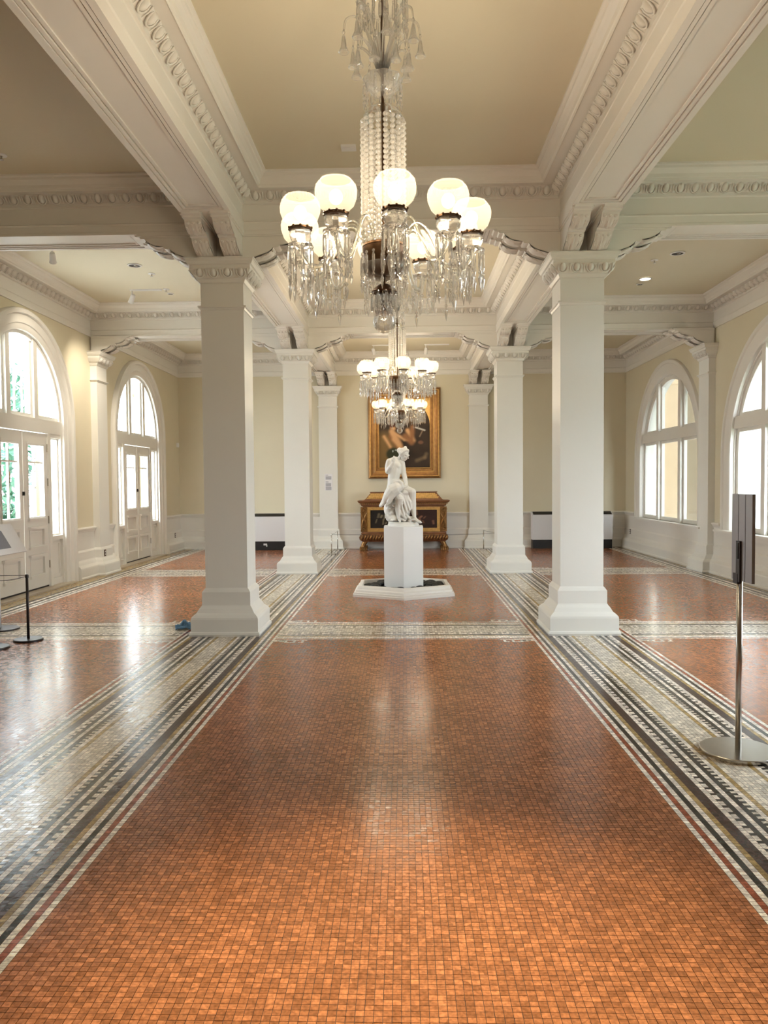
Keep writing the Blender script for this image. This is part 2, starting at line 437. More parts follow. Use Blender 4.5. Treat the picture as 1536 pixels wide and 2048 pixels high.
for a, c_ in ((YR, WINS[2]-W_RO-.05), (WINS[2]+W_RO+.05, WINS[0]-W_RO-.05), (WINS[0]+W_RO+.05, WINS[1]-W_RO-.05), (WINS[1]+W_RO+.05, YB)): strip(r, RAILP, (XR, a), (XR, c_), (-1, 0))
# plain white panel below the window sills
for c_ in WINS: r.box(XR-.012, XR, c_-W_RO-.05, c_+W_RO+.05, .455, W_SILL-.07)
r.build('chair_rail', TRIM, o)
dado('back', [((XL, YB), (XR, YB))], (0, -1))

# ================================================================== CEILING, BEAMS, CORNICES
ceil_mb = MB(); ceil_mb.box(XL-.3, XR+.3, YR-.3, YB+.3, ZC, ZC+.2)
ceiling = struct(ceil_mb.build('ceiling', CEIL))
CORP = [(0,3.955),(.020,3.955),(.020,3.978),(.014,3.982),(.018,4.045),(.024,4.058),(.006,4.066),(.004,4.075),(.004,4.222),(.010,4.228),(.026,4.232),(.028,4.262),(.036,4.266),(.060,4.282),(.092,4.318),(.100,4.330),(.195,4.330),(.200,4.318),(.206,4.338),(.214,4.345),(.222,4.372),(.246,4.400),(.262,4.412),(.266,4.430),(.286,4.440),(.288,4.455)]
EDX = .1405
def egg_unit():
    mb = MB(); R = []
    for k in range(5):                      # egg: half ellipsoid, local x along, y up the slope, z out
        a = PI/2*k/4
        R.append([(.032*math.cos(a)*math.cos(t), .050*math.cos(a)*math.sin(t)+.004, .036*math.sin(a)) for t in [2*PI*i/8 for i in range(8)]])
    mb.rings(R, True, False)
    sh = [( .047*math.sin(t), -.057*math.cos(t)+.008, .016) for t in np.linspace(-2.1, 2.1, 9)]
    mb.tube(sh, [.004]+[.0085]*7+[.004], 4, False)
    mb.tube([(EDX/2, .048, .012), (EDX/2, .0, .016), (EDX/2, -.05, .006)], [.009, .0065, .001], 4, False)
    return mb
EGG = egg_unit()
def egg_run(mb, p0, p1, inward, zlo=4.266, zhi=4.325, plo=.034, phi=.098, sc=1.0, nfit=None):
    d = Vector((p1[0]-p0[0], p1[1]-p0[1], 0)); L = d.length; d.normalize()
    n = nfit or max(1, int(round(L/(EDX*sc)))); st = L/n
    nv = Vector((inward[0], inward[1], 0)); sl = (nv*(phi-plo) + Vector((0,0,zhi-zlo))); hgt = sl.length; sl.normalize()
    out = d.cross(sl); 
    if out.dot(nv) < 0: out = -out
    mid = nv*(plo+phi)/2 + Vector((0,0,(zlo+zhi)/2))
    for i in range(n):
        c = Vector((p0[0], p0[1], 0)) + d*st*(i+.5) + mid
        Mx = Matrix((( d.x*st/EDX, sl.x*hgt/.09, out.x*sc, c.x), (d.y*st/EDX, sl.y*hgt/.09, out.y*sc, c.y), (d.z, sl.z*hgt/.09, out.z*sc, c.z), (0,0,0,1)))
        mb.add(EGG, Mx)
bxs = [(XL, -CS-CW), (-CS+CW, CS-CW), (CS+CW, XR)]
bys = [(YE+CW, Y1-CW), (Y1+CW, Y2-CW), (Y2+CW, YB)]
for (x0, x1) in bxs:
    for (y0, y1) in bys + [(YR, YE-CW)]:
        mb = MB()
        mb.rings([[(x0+p, y0+p, z), (x1-p, y0+p, z), (x1-p, y1-p, z), (x0+p, y1-p, z)] for p, z in CORP], True, False)
        co = mb.build('cornice', TRIM, ceiling)
        if y0 < 0: continue
        em = MB(); e = .075
        egg_run(em, (x0+e, y1), (x1-e, y1), (0, -1)); egg_run(em, (x0+e, y0), (x1-e, y0), (0, 1))
        egg_run(em, (x0, y0+e), (x0, y1-e), (1, 0)); egg_run(em, (x1, y0+e), (x1, y1-e), (-1, 0))
        em.build('egg_and_dart_molding', TRIM, co, True, False)
def soffit(cx, cy, lx, ly, nm='beam'):
    # body of the beam with a framed panel sunk in its underside
    mb = MB(); mb.box(cx-lx, cx+lx, cy-ly, cy+ly, ZS+.024, ZC)
    w = .026
    for a, bz in ((0, ZS), (w+.006, ZS+.006), (2*w+.016, ZS+.013)):
        x0, x1, y0, y1 = cx-lx+a, cx+lx-a, cy-ly+a, cy+ly-a
        mb.box(x0, x0+w, y0, y1, bz, ZS+.026); mb.box(x1-w, x1, y0, y1, bz, ZS+.026)
        mb.box(x0+w, x1-w, y0, y0+w, bz, ZS+.026); mb.box(x0+w, x1-w, y1-w, y1, bz, ZS+.026)
    return mb.build(nm, TRIM, ceiling)
CP = .86                                        # reach of the consoles from a column's middle
for sx in (-1, 1):
    for (a, c_) in ((YR, YE-CW), (YE+CW, Y1-CP), (Y1+CP, Y2-CP), (Y2+CP, YB)):
        soffit(sx*CS, (a+c_)/2, CW, (c_-a)/2)
    for cy in (YE, Y1, Y2): MB().box(sx*CS-CP, sx*CS+CP, cy-CW, cy+CW, ZS, ZC).box(sx*CS-CW, sx*CS+CW, cy-CP, cy-CW, ZS, ZC).box(sx*CS-CW, sx*CS+CW, cy+CW, cy+CP, ZS, ZC).build('beam_junction', TRIM, ceiling)
for cy in (YE, Y1, Y2):
    soffit(0, cy, CS-CP, CW)
    soffit((XL-CS-CP)/2, cy, (-CS-CP-XL)/2, CW); soffit((XR+CS+CP)/2, cy, (XR-CS-CP)/2, CW)

# ================================================================== COLUMNS
def console_mesh():
    # acanthus bracket: outline in (reach, z), relief on the curved underside; runs towards -y, centred on x
    prof = [(.285,3.70),(.305,3.716),(.345,3.735),(.40,3.752),(.45,3.770),(.49,3.795),(.515,3.822),(.535,3.815),(.565,3.820),(.575,3.838),(.60,3.842),(.645,3.850),(.69,3.866),(.73,3.890),(.755,3.912),(.765,3.918),(.80,3.918),(.81,3.935),(.85,3.938),(CP,3.955)]
    mb = MB(); hw = .080; M_ = 12; rows = []
    L = len(prof)
    for i, (p, z) in enumerate(prof):
        a = prof[max(i-1,0)]; c_ = prof[min(i+1,L-1)]
        t = Vector((c_[0]-a[0], c_[1]-a[1])).normalized(); nx, nz = t.y, -t.x
        row = []
        for k in range(M_+1):
            s = -1 + 2*k/M_; hgt = 0
            for lo, hi in ((0, 6), (9, 14)):
                if lo < i < hi:
                    u = (i-lo)/(hi-lo)
                    hgt = .027*math.sin(PI*u)**.5*(0.35+.65*abs(math.cos(2.4*PI*s+2.2*u)))*(1-.35*abs(s)) + .010*(1-abs(s))
            row.append((s*hw, -(p+nx*hgt), z+nz*hgt))
        rows.append(row)
    mb.rings(rows, False, False)
    for sgn in (-1, 1):
        for i in range(L-1):
            (p, z), (p2, z2) = prof[i], prof[i+1]
            n = mb.vs([(sgn*hw,-p,z),(sgn*hw,-p2,z2),(sgn*hw,-p2,ZS),(sgn*hw,-p,ZS)]); mb.f.append((n,n+1,n+2,n+3))
        n = mb.vs([(sgn*hw,-.285,3.70),(sgn*hw,-.285,ZS),(sgn*hw,-.18,ZS),(sgn*hw,-.18,3.70)]); mb.f.append((n,n+1,n+2,n+3))
    mb.box(-hw-.012, hw+.012, -.79, -.18, 3.925, ZS); mb.box(-hw-.02, hw+.02, -.83, -.18, 3.94, ZS)
    # acanthus lobes fanning over the two carved blocks
    for (p0, z0, p1, z1) in ((.33,3.722,.50,3.800), (.60,3.835,.745,3.895)):
        tx = Vector((0, -(p1-p0), z1-z0)); Lh = tx.length; tx.normalize(); nrm_ = Vector((0, tx.z, -tx.y)); nrm_ = nrm_ if nrm_.z < 0 else -nrm_
        for q in range(-3, 4):
            for (u, ln, ang) in ((.30, .36, .30), (.72, .30, .62)):
                c = Vector((q*.0215, -p0, z0)) + tx*Lh*(u+.04*abs(q)*(1 if u < .5 else -1)) + nrm_*.016
                d = (tx*math.cos(ang*q/3) + Vector((1,0,0))*math.sin(ang*q/3)).normalized(); e = nrm_.cross(d)
                mb.ball(c, (Lh*ln*.5, .0085, .011), 6, 5, Matrix(((d.x,e.x,nrm_.x),(d.y,e.y,nrm_.y),(d.z,e.z,nrm_.z))))
        for q in (-1, 0, 1): mb.ball(Vector((q*.05, -p1, z1-.008)), (.020,.018,.014), 6, 4)
    return mb.mesh('console', TRIM, math.radians(50))
CONS = console_mesh()
def consoles(parent, dirs):
    # dirs: z rotations; 0 reaches towards -y
    for a in dirs:
        for s in (-.130, .130):
            link('console', CONS, parent, (s*math.cos(a), s*math.sin(a), 0), a)
def sq(mb, prof):
    # square column profile (half width, z)
    return mb.rings([[(-w,-w,z),(w,-w,z),(w,w,z),(-w,w,z)] for w, z in prof], True, False)
CAPP = [(.213,3.475),(.222,3.482),(.236,3.508),(.236,3.516),(.246,3.522),(.268,3.545),(.296,3.590),(.300,3.600),(.296,3.604),(.296,3.632),(.312,3.638),(.326,3.665),(.330,3.688),(.338,3.690),(.338,3.70),(.18,3.70),(.18,ZS)]
col0 = thing('column', 'square white column nearest on the left, blue cloth at its foot', 'column', (-CS, Y1, 0), 0, 'square columns along the central aisle')
sq(MB(), [(CW+p, z) for p, z in BASEP[1:]]).build('base', COLM, col0)
sq(MB(), [(CW,.46),(CW,3.48)]).build('shaft', COLM, col0)
sq(MB(), [(.212,3.212),(.218,3.216),(.226,3.234),(.238,3.238),(.238,3.252),(.212,3.256)]).build('necking', COLM, col0)
cap = sq(MB(), CAPP).build('capital', COLM, col0)
em = MB()
for a in range(4):
    c, s = math.cos(a*PI/2), math.sin(a*PI/2); R2 = lambda x, y: (x*c-y*s, x*s+y*c)
    egg_run(em, R2(-.27,-.236), R2(.27,-.236), R2(0,-1), 3.532, 3.596, .012, .064, .85, 4)
em.build('egg_and_dart_molding', COLM, cap, True, False)
consoles(col0, [0, PI/2, PI, -PI/2])
g = 'square columns along the central aisle'
dup(col0, (CS, Y1, 0), 0, 'square white column nearest on the right, left of the steel sign stand', g)
dup(col0, (-CS, Y2, 0), 0, 'smaller-looking bright white column just behind the nearest left column', g)
dup(col0, (CS, Y2, 0), 0, 'smaller-looking grey-white column just behind the nearest right column', g)
# pilasters: flat columns against a wall; local y = out of the wall
def pilaster(label, loc, rotz, lab2):
    t = thing('pilaster', label, 'pilaster', loc, rotz, 'wall pilasters')
    def half(prof, d0):
        mb = MB(); rr = [[(-w, 0, z), (-w, -(w-CW)-d0, z), (w, -(w-CW)-d0, z), (w, 0, z)] for w, z in prof]
        return mb.rings(rr, False, False)
    d = .11
    half([(CW+p, z) for p, z in BASEP[1:]], d).build('base', COLM, t)
    half([(CW,.46),(CW,3.48)], d).build('shaft', COLM, t)
    half([(.212,3.212),(.218,3.216),(.226,3.234),(.238,3.238),(.238,3.252),(.212,3.256)], d).build('necking', COLM, t)
    cp = half(CAPP, d).build('capital', COLM, t)
    e = MB(); yy = -(d+.236-CW)
    egg_run(e, (-.27,yy), (.27,yy), (0,-1), 3.532, 3.596, .012, .064, .85, 4)
    e.build('egg_and_dart_molding', COLM, cp, True, False)
    for s in (-.130, .130): link('console', CONS, t, (s, .15, 0), 0)
    return t
pilaster('white pilaster on the back wall left of the gilded painting, with two printed cards', (-CS+.05, YB, 0), 0, '')
pilaster('white pilaster on the back wall right of the gilded painting', (CS-.05, YB, 0), 0, '')
pilaster('white pilaster between the two arched doors on the left wall', (XL, Y2-.05, 0), PI/2, '')
pilaster('white pilaster between the two arched windows on the right wall', (XR, Y2-.1, 0), -PI/2, '')

# ================================================================== ARCHED DOORS (left wall) AND WINDOWS (right wall)
def arch_sweep(mb, R, sp, z0, prof, n=32, flat=False):
    # local frame: u along the wall, w into the room (+), z up; profile (radial offset, w)
    path = [((-1, 0), -1, z0)]
    rings = []
    for (sgn, z) in ((-1, z0), (-1, sp)): rings.append([(sgn*(R+dr), w, z) for dr, w in prof])
    for k in range(1, n): 
        a = PI*k/n; rings.append([(-(R+dr)*math.cos(a), w, sp+(R+dr)*math.sin(a)) for dr, w in prof])
    for (sgn, z) in ((1, sp), (1, z0)): rings.append([(sgn*(R+dr), w, z) for dr, w in prof])
    mb.rings(rings, len(prof) > 2, True); return mb
def arch_h(u, R, sp): return sp + math.sqrt(max(R*R-u*u, 0.0))
def pane_poly(u0, u1, z0, R, sp, w, n=12):
    mb = MB(); pts = [(u0, z0), (u1, z0)] + [(u, arch_h(u, R, sp)) for u in np.linspace(u1, u0, n)]
    out = [p for k, p in enumerate(pts) if k == 0 or (abs(p[0]-pts[k-1][0])+abs(p[1]-pts[k-1][1])) > 1e-4]
    return mb.prism(out, 'y', w, w+.006)
def bar_arch(mb, u0, u1, z0, R, sp, w0, w1):
    # upright bar whose top follows the arch
    top0, top1 = arch_h(u0, R, sp), arch_h(u1, R, sp)
    return mb.prism([(u0,z0),(u1,z0),(u1,top1),(u0,top0)], 'y', w0, w1)
CASING = [(-.03,-.10),(-.03,.02),(-.012,.03),(.05,.034),(.06,.05),(.17,.052),(.185,.085),(.225,.09),(.245,.075),(.255,.03),(.255,-.02)]
def frame_box(mb, u0, u1, z0, z1, t, w0, w1):
    mb.box(u0,u0+t,w0,w1,z0,z1); mb.box(u1-t,u1,w0,w1,z0,z1); mb.box(u0+t,u1-t,w0,w1,z0,z0+t); mb.box(u0+t,u1-t,w0,w1,z1-t,z1); return mb

def make_door(name, loc, rotz):
    # local: x along the wall, -y into the room
    t = link(name, None, None, loc, rotz); struct(t)
    R, sp = D_RI, D_SP
    arch_sweep(MB(), R, sp, 0, [(a, -b) for a, b in CASING]).build('casing', TRIM, t, SA)
    ZT = 2.265                                  # underside of the transom bar
    fr = MB(); w0, w1 = .02, .16
    fr.box(-R-.02, R+.02, w0, w1, ZT, sp)
    for s in (-1, 1):
        a, b_ = sorted((s*.72, s*.80)); fr.box(a, b_, w0, w1, 0, ZT)
        a, b_ = sorted((s*(R-.06), s*(R+.02))); fr.box(a, b_, w0, w1, 0, ZT)
        a, b_ = sorted((s*.80, s*(R-.06)))
        fr.box(a, b_, w0, w1, .69, .75); fr.box(a, b_, w0+.02, w1-.02, 0, .12); fr.box(a, b_, w0+.01, w1, ZT-.06, ZT)
    for s in (-1, 1): bar_arch(fr, s*.385-.055, s*.385+.055, sp, R, sp, w0, w1)
    arch_sweep(fr, R-.075, sp, sp, [(0,.03),(.08,.03),(.08,.15),(0,.15)])
    fr.build('frame', TRIM, t)
    MB().box(-R-.1, R+.1, -.12, .3, -.002, .022).build('threshold', STONE, t); MB().box(-.715, .715, .055, .09, .022, .05).build('door_gap', DARK, t)  # black strip stands for the shade in the gap under the leaves
    for s in (-1, 1):
        a, b_ = sorted((s*.80, s*(R-.06)))
        p = MB().box(a, b_, .07, .11, .1, .70); frame_box(p, a+.03, b_-.03, .15, .66, .03, .05, .07); p.build('sidelight_panel', TRIM, t)
        MB().box(a+.02, b_-.02, .09, .096, .74, ZT-.05).build('sidelight_pane', PANE, t)
        f = MB(); frame_box(f, a, b_, .75, ZT-.05, .03, .07, .115); f.build('sidelight_sash', TRIM, t)
    for u0, u1, bars in ((-R+.06,-.44,(.5,)), (-.33,.33,(.36,.68)), (.44,R-.06,(.5,))):
        pane_poly(u0, u1, sp+.02, R-.03, sp, .09).build('transom_pane', PANE, t)
        b = MB(); b.box(u0, u1, .06, .12, sp, sp+.055)
        for k in bars:
            u = u0+(u1-u0)*k; bar_arch(b, u-.008, u+.008, sp+.05, R-.06, sp, .08, .105)
        inner = 0 if u0 < 0 < u1 else 1
        if inner == 0: bar_arch(b, u0, u0+.045, sp, R-.03, sp, .06, .12); bar_arch(b, u1-.045, u1, sp, R-.03, sp, .06, .12)
        else:
            e = u1 if u0 < 0 else u0
            bar_arch(b, min(e, e-.045 if u0 < 0 else e+.045), max(e, e-.045 if u0 < 0 else e+.045), sp, R-.03, sp, .06, .12)
        b.build('transom_sash', TRIM, t)
    for s in (-1, 1):
        a, b_ = sorted((s*.006, s*.715)); m = (a+b_)/2
        lf = MB(); st = .125                    # stiles and rails
        gz0, gz1, zt = 1.06, 2.07, ZT-.012
        y0, y1 = .045, .095
        lf.box(a, a+st, y0, y1, .045, zt); lf.box(b_-st, b_, y0, y1, .045, zt)
        for z0, z1 in ((.045,.21),(.505,.62),(.90,gz0),(gz1,zt)): lf.box(a+st, b_-st, y0, y1, z0, z1)
        frame_box(lf, a+st-.02, b_-st+.02, gz0-.02, gz1+.02, .02, y0-.014, y0)
        lf.box(a+st-.03, b_-st+.03, y0-.03, y0, gz1+.02, gz1+.055); lf.box(a+st-.03, b_-st+.03, y0-.03, y0, gz0-.05, gz0-.02)
        leaf = lf.build('door_leaf', TRIM, t)
        for z0, z1 in ((.21,.505),(.62,.90)):
            p = MB().box(a+st, b_-st, y0+.02, y1-.01, z0, z1)
            frame_box(p, a+st, b_-st, z0, z1, .028, y0-.012, y0+.02); p.box(a+st+.06, b_-st-.06, y0+.008, y0+.03, z0+.06, z1-.06); p.box(a+st-.03, b_-st+.03, y0-.04, y0, z1-.014, z1+.022); p.box(a+st-.02, b_-st+.02, y0-.034, y0, z0-.016, z0+.018)
            p.build('panel', TRIM, leaf)
        zm = 1.83
        for u0, u1 in ((a+st, m), (m, b_-st)):
            for z0, z1 in ((gz0, zm), (zm, gz1)): MB().box(u0+.006, u1-.006, .068, .073, z0+.006, z1-.006).build('pane', PANE, leaf)
        MB().box(m-.009, m+.009, .055, .085, gz0, gz1).box(a+st, b_-st, .055, .085, zm-.012, zm+.012).build('muntin', TRIM, leaf)
        e = b_ if s > 0 else a
        for z in (.35, 1.0, 1.55, 2.05): MB().tube([(e, y0-.008, z-.055), (e, y0-.008, z+.055)], .009, 6).build('hinge', STEEL, leaf)
        if s > 0: MB().box(-.035, .015, y0-.014, y0, 1.365, 1.42).box(-.022, .002, y0-.022, y0-.014, 1.38, 1.405).build('lock', DARK, leaf)
    return t
door1 = make_door('door_1', (XL, DOORS[0], 0), PI/2)
for k, y in enumerate(DOORS[1:]):
    c = copy_tree(door1); c.name = 'door_%d' % (k+2); c.location = (XL, y, 0)

def make_window(name, loc, rotz):
    t = link(name, None, None, loc, rotz); struct(t)
    R, sp, z0 = W_RI, W_SP, W_SILL
    arch_sweep(MB(), R, sp, z0, [(-.03,.10),(-.03,-.015),(-.01,-.03),(.16,-.034),(.175,-.055),(.215,-.06),(.235,-.05),(.245,-.02),(.245,.03)]).build('casing', TRIM, t, SA)
    MB().box(-R-.32, R+.32, -.13, .25, z0-.035, z0).box(-R-.27, R+.27, -.075, 0, z0-.10, z0-.035).box(-R-.25, R+.25, -.05, 0, z0-.125, z0-.10).build('sill', TRIM, t)
    T0, T1 = 2.285, 2.47
    ht = math.sqrt(R*R-(T0-sp)**2)
    fr = MB(); w0, w1 = .02, .15
    fr.box(-ht-.02, ht+.02, w0, w1, T0, T1)
    for s in (-1, 1): bar_arch(fr, s*.61-.06, s*.61+.06, z0, R, sp, w0, w1)
    fr.build('frame', TRIM, t)
    Ri = R-.05
    arch_sweep(MB(), R-.05, sp, z0, [(0,.04),(.055,.04),(.055,.27),(0,.27)]).build('jamb_lining', TRIM, t, SA)
    arch_sweep(MB(), R-.13, sp, z0, [(0,.07),(.085,.07),(.085,.13),(0,.13)]).build('outer_sash', TRIM, t, SA)
    for u0, u1 in ((-R+.06,-.67),(-.55,.55),(.67,R-.06)):
        lo = MB(); lo.prism([(u0,z0+.01),(u1,z0+.01),(u1,min(T0, arch_h(u1,R-.04,sp))),(max(u0,-ht) if u0 < -ht else min(u0, ht) if u0 > ht else u0, T0),(u0,min(T0, arch_h(u0,R-.04,sp)))], 'y', .10, .106) if abs(u0) < ht and abs(u1) < ht else lo.prism([(u0,z0+.01),(u1,z0+.01)]+[(u, min(T0, arch_h(u, R-.04, sp))) for u in np.linspace(u1, u0, 9)], 'y', .10, .106)
        lo.build('pane', PANE, t)
        a0, a1 = max(u0, -math.sqrt((R-.04)**2-(T1-sp)**2)), min(u1, math.sqrt((R-.04)**2-(T1-sp)**2))
        pane_poly(a0, a1, T1, R-.04, sp, .10).build('upper_pane', PANE, t)
        b = MB()
        for e, d in ((u0, .055), (u1, -.055)):
            if abs(e) > 1: continue
            bar_arch(b, min(e,e+d), max(e,e+d), z0, R-.06, sp, .075, .125)
        b.box(u0 if abs(u0) < 1 else u0+.02, u1 if abs(u1) < 1 else u1-.02, .075, .125, z0, z0+.07)
        b.box(max(u0,-ht), min(u1,ht), .075, .125, T0-.05, T0); b.box(a0, a1, .075, .125, T1, T1+.05)
        b.build('sash', TRIM, t)
    return t
win1 = make_window('window_1', (XR, WINS[0], 0), -PI/2)
for k, y in enumerate(WINS[1:]):
    c = copy_tree(win1); c.name = 'window_%d' % (k+2); c.location = (XR, y, 0)

# ================================================================== OUTSIDE
MB().box(-60, -5.47, -30, 50, -.3, -.12).build('terrace_ground', TERR)['kind'] = 'structure'
MB().box(5.36, 60, 8.6, 50, -.3, -.12).build('courtyard_ground', TERR)['kind'] = 'structure'
MB().box(5.36, 60, -30, 8.6, -.3, -.13).build('lawn', GRASS)['kind'] = 'structure'
def post(label, x, y, m, w=.2, h=4.2):
    t = thing('porch_post', label, 'post', (x, y, 0), 0, 'stucco posts outside the glass')
    sq(MB(), [(w+.05,-.12),(w+.05,.25),(w,.3),(w,h-.35),(w+.06,h-.3),(w+.06,h)]).build('shaft', m, t)
    MB().box(-w-.1, w+.1, -w-.1, w+.1, h, h+.12).build('cap', m, t)
post('yellow stucco post outside the right leaf of the nearer arched doors', -7.0, 15.15, YELP, .2)
post('yellow stucco post outside the farther arched doors', -7.0, 20.7, YELP, .2)
post('yellow stucco post outside the nearer right window', 6.6, 13.5, YELP, .10)
post('beige stucco post outside the middle of the farther right window', 6.5, 19.3, BEIGE, .22)
post('beige stucco post outside the near part of the farther right window', 6.5, 17.75, BEIGE, .16)
o = MB().box(8.2, 8.5, 8, 34, -.12, 5.2).box(5.4, 8.2, 33.7, 34, -.12, 5.2).build('courtyard_wall', PALE); tag(o, 'pale stucco courtyard wall seen through the right-hand windows', 'wall')  # the far end piece is added to keep daylight out
for y in (21.25, 22.7): MB().box(8.12, 8.2, y, y+.5, .0, 2.7).build('dark_doorway', DARK, o)  # black slabs painted for the shade inside openings
o = MB().box(5.36, 8.6, 8.4, 34, 4.75, 4.95).build('porch_roof', SKYW); tag(o, 'pale flat porch roof outside the farther right-hand window', 'roof')  # added slab, keeps sky light off the courtyard wall
def shrub(label, x, y, h, r, n, seed):
    rs = np.random.default_rng(seed); t = thing('shrub', label, 'shrub', (x, y, -.12), 0, 'shrubs beyond the left doors')
    MB().tube([(0,0,0),(.05,0,h*.4),(0,.05,h*.7)], [.05,.035,.02], 6).build('stem', BRZ, t)
    v = []; f = []
    for k in range(n):
        d = rs.normal(size=3); d /= np.linalg.norm(d); c = d*np.array([r, r, h*.42])*rs.uniform(.45, 1)+np.array([0,0,h*.58])
        a = rs.normal(size=3); a /= np.linalg.norm(a); b_ = np.cross(a, d); b_ /= np.linalg.norm(b_)+1e-6
        s = rs.uniform(.10, .19); i = len(v)
        v += [c-a*s, c+b_*s*.35+d*.03, c+a*s, c-b_*s*.35+d*.03]; f.append((i,i+1,i+2,i+3))
    m = MB(); m.v = [tuple(p) for p in v]; m.f = f; lf = m.build('leaves', LEAF, t, False, False); lf['kind'] = 'stuff'
shrub('tall green shrub outside the left leaf of the nearer arched doors', -9.0, 17.3, 4.6, .75, 520, 1)
shrub('rounded green shrub behind the tall shrub beyond the nearer doors', -11.5, 20.6, 5.6, 1.3, 600, 2)
shrub('low green shrub just outside the nearer arched doors', -7.6, 13.9, 1.9, .55, 300, 3)

# ================================================================== CHANDELIERS
def bez(pts, n=18):
    # Catmull-Rom through the points
    P_ = [Vector(p) for p in pts]; P_ = [2*P_[0]-P_[1]] + P_ + [2*P_[-1]-P_[-2]]; out = []
    for i in range(1, len(P_)-2):
        for k in range(n):
            t = k/n; a, b, c, d = P_[i-1:i+3]
            out.append(.5*((2*b)+(c-a)*t+(2*a-5*b+4*c-d)*t*t+(3*b-a-3*c+d)*t**3))
    return out + [P_[-2]]
def prism_mesh(L1, L2, name):
    mb = MB()
    mb.ball((0,0,-.008), (.0085,.0085,.009), 6, 4)
    z = -.016; mb.lathe([(.003,z),(.0085,z-.012),(.0095,z-L1*.8),(.004,z-L1)], 6, cap=True)
    z -= L1+.002
    if L2:
        mb.ball((0,0,z-.008), (.009,.009,.009), 6, 4); z -= .017
        mb.lathe([(.002,z),(.010,z-.018),(.0085,z-L2*.45),(.0008,z-L2)], 6, cap=True)
    return mb.mesh(name, CRYS)
PR_LONG, PR_MID, PR_SHORT = prism_mesh(.105, .075, 'prism'), prism_mesh(.085, .0, 'prism'), prism_mesh(.055, .055, 'prism')
def bell_mesh():
    mb = MB(); mb.ball((0,0,-.008), .009, 6, 4)
    mb.lathe([(.004,-.018),(.010,-.035),(.016,-.085),(.030,-.112),(.026,-.116),(.012,-.09),(.003,-.03)], 10)
    return mb.mesh('bell_drop', CRYS, SA)
BELL = bell_mesh()
GPROF = [(.038,-.080),(.060,-.073),(.087,-.046),(.101,-.008),(.1025,.022),(.096,.047),(.083,.064),(.074,.068),(.076,.074)]
GLM = MB().lathe([(r, z) for r, z in GPROF], 64, rib=.016, ribn=16).mesh('globe_shade', GLOBE, True)
BUM = MB().ball((0,0,-.008), (.033,.033,.036), 14, 10).mesh('bulb', BULB, True)
mbc = MB().lathe([(.052,-.082),(.060,-.086),(.060,-.094),(.046,-.098),(.030,-.100)], 20)
for k in range(10):
    a = 2*PI*k/10; mbc.ball((.059*math.cos(a), .059*math.sin(a), -.088), .008, 6, 4)
COLM_ = mbc.mesh('collar', BRZ, SA)
BOB = MB().lathe([(.050,-.096),(.058,-.112),(.056,-.135),(.044,-.158),(.062,-.168),(.064,-.174),(.03,-.172),(.014,-.185),(.012,-.20)], 24, rib=.05, ribn=8).mesh('bobeche', CRYS, SA)
RR = .47
apath = bez([(.085,0,-.17),(.115,0,-.075),(.175,0,-.015),(.235,0,-.055),(.285,0,-.16),(.345,0,-.255),(.415,0,-.265),(.462,0,-.215),(RR,0,-.165)], 6)
ARM = MB().tube(apath, .0125, 8).mesh('arm', CTUBE, True)
STR = MB()
for k in range(24): STR.ball((0,0,-.013-.0275*k), (.0138,.0138,.0132), 8, 6)
STRM = STR.mesh('bead_strand', BEAD, True)
fr_path = bez([(.02,0,.80),(.045,0,.90),(.09,0,1.02),(.14,0,1.075),(.19,0,1.06),(.205,0,1.00)], 6)
FROND = MB().tube(fr_path, [.011-.006*k/(len(fr_path)-1) for k in range(len(fr_path))], 6).mesh('glass_frond', CRYS, True)
fr2 = bez([(.02,0,.80),(.05,0,.87),(.10,0,.93),(.135,0,.94),(.145,0,.90)], 6)
FROND2 = MB().tube(fr2, [.010-.005*k/(len(fr2)-1) for k in range(len(fr2))], 6).mesh('glass_frond', CRYS, True)
lamp_data = bpy.data.lights.new('chandelier_lamp', 'POINT'); lamp_data.energy = LAMP_W; lamp_data.color = (1, .84, .62); lamp_data.shadow_soft_size = .03
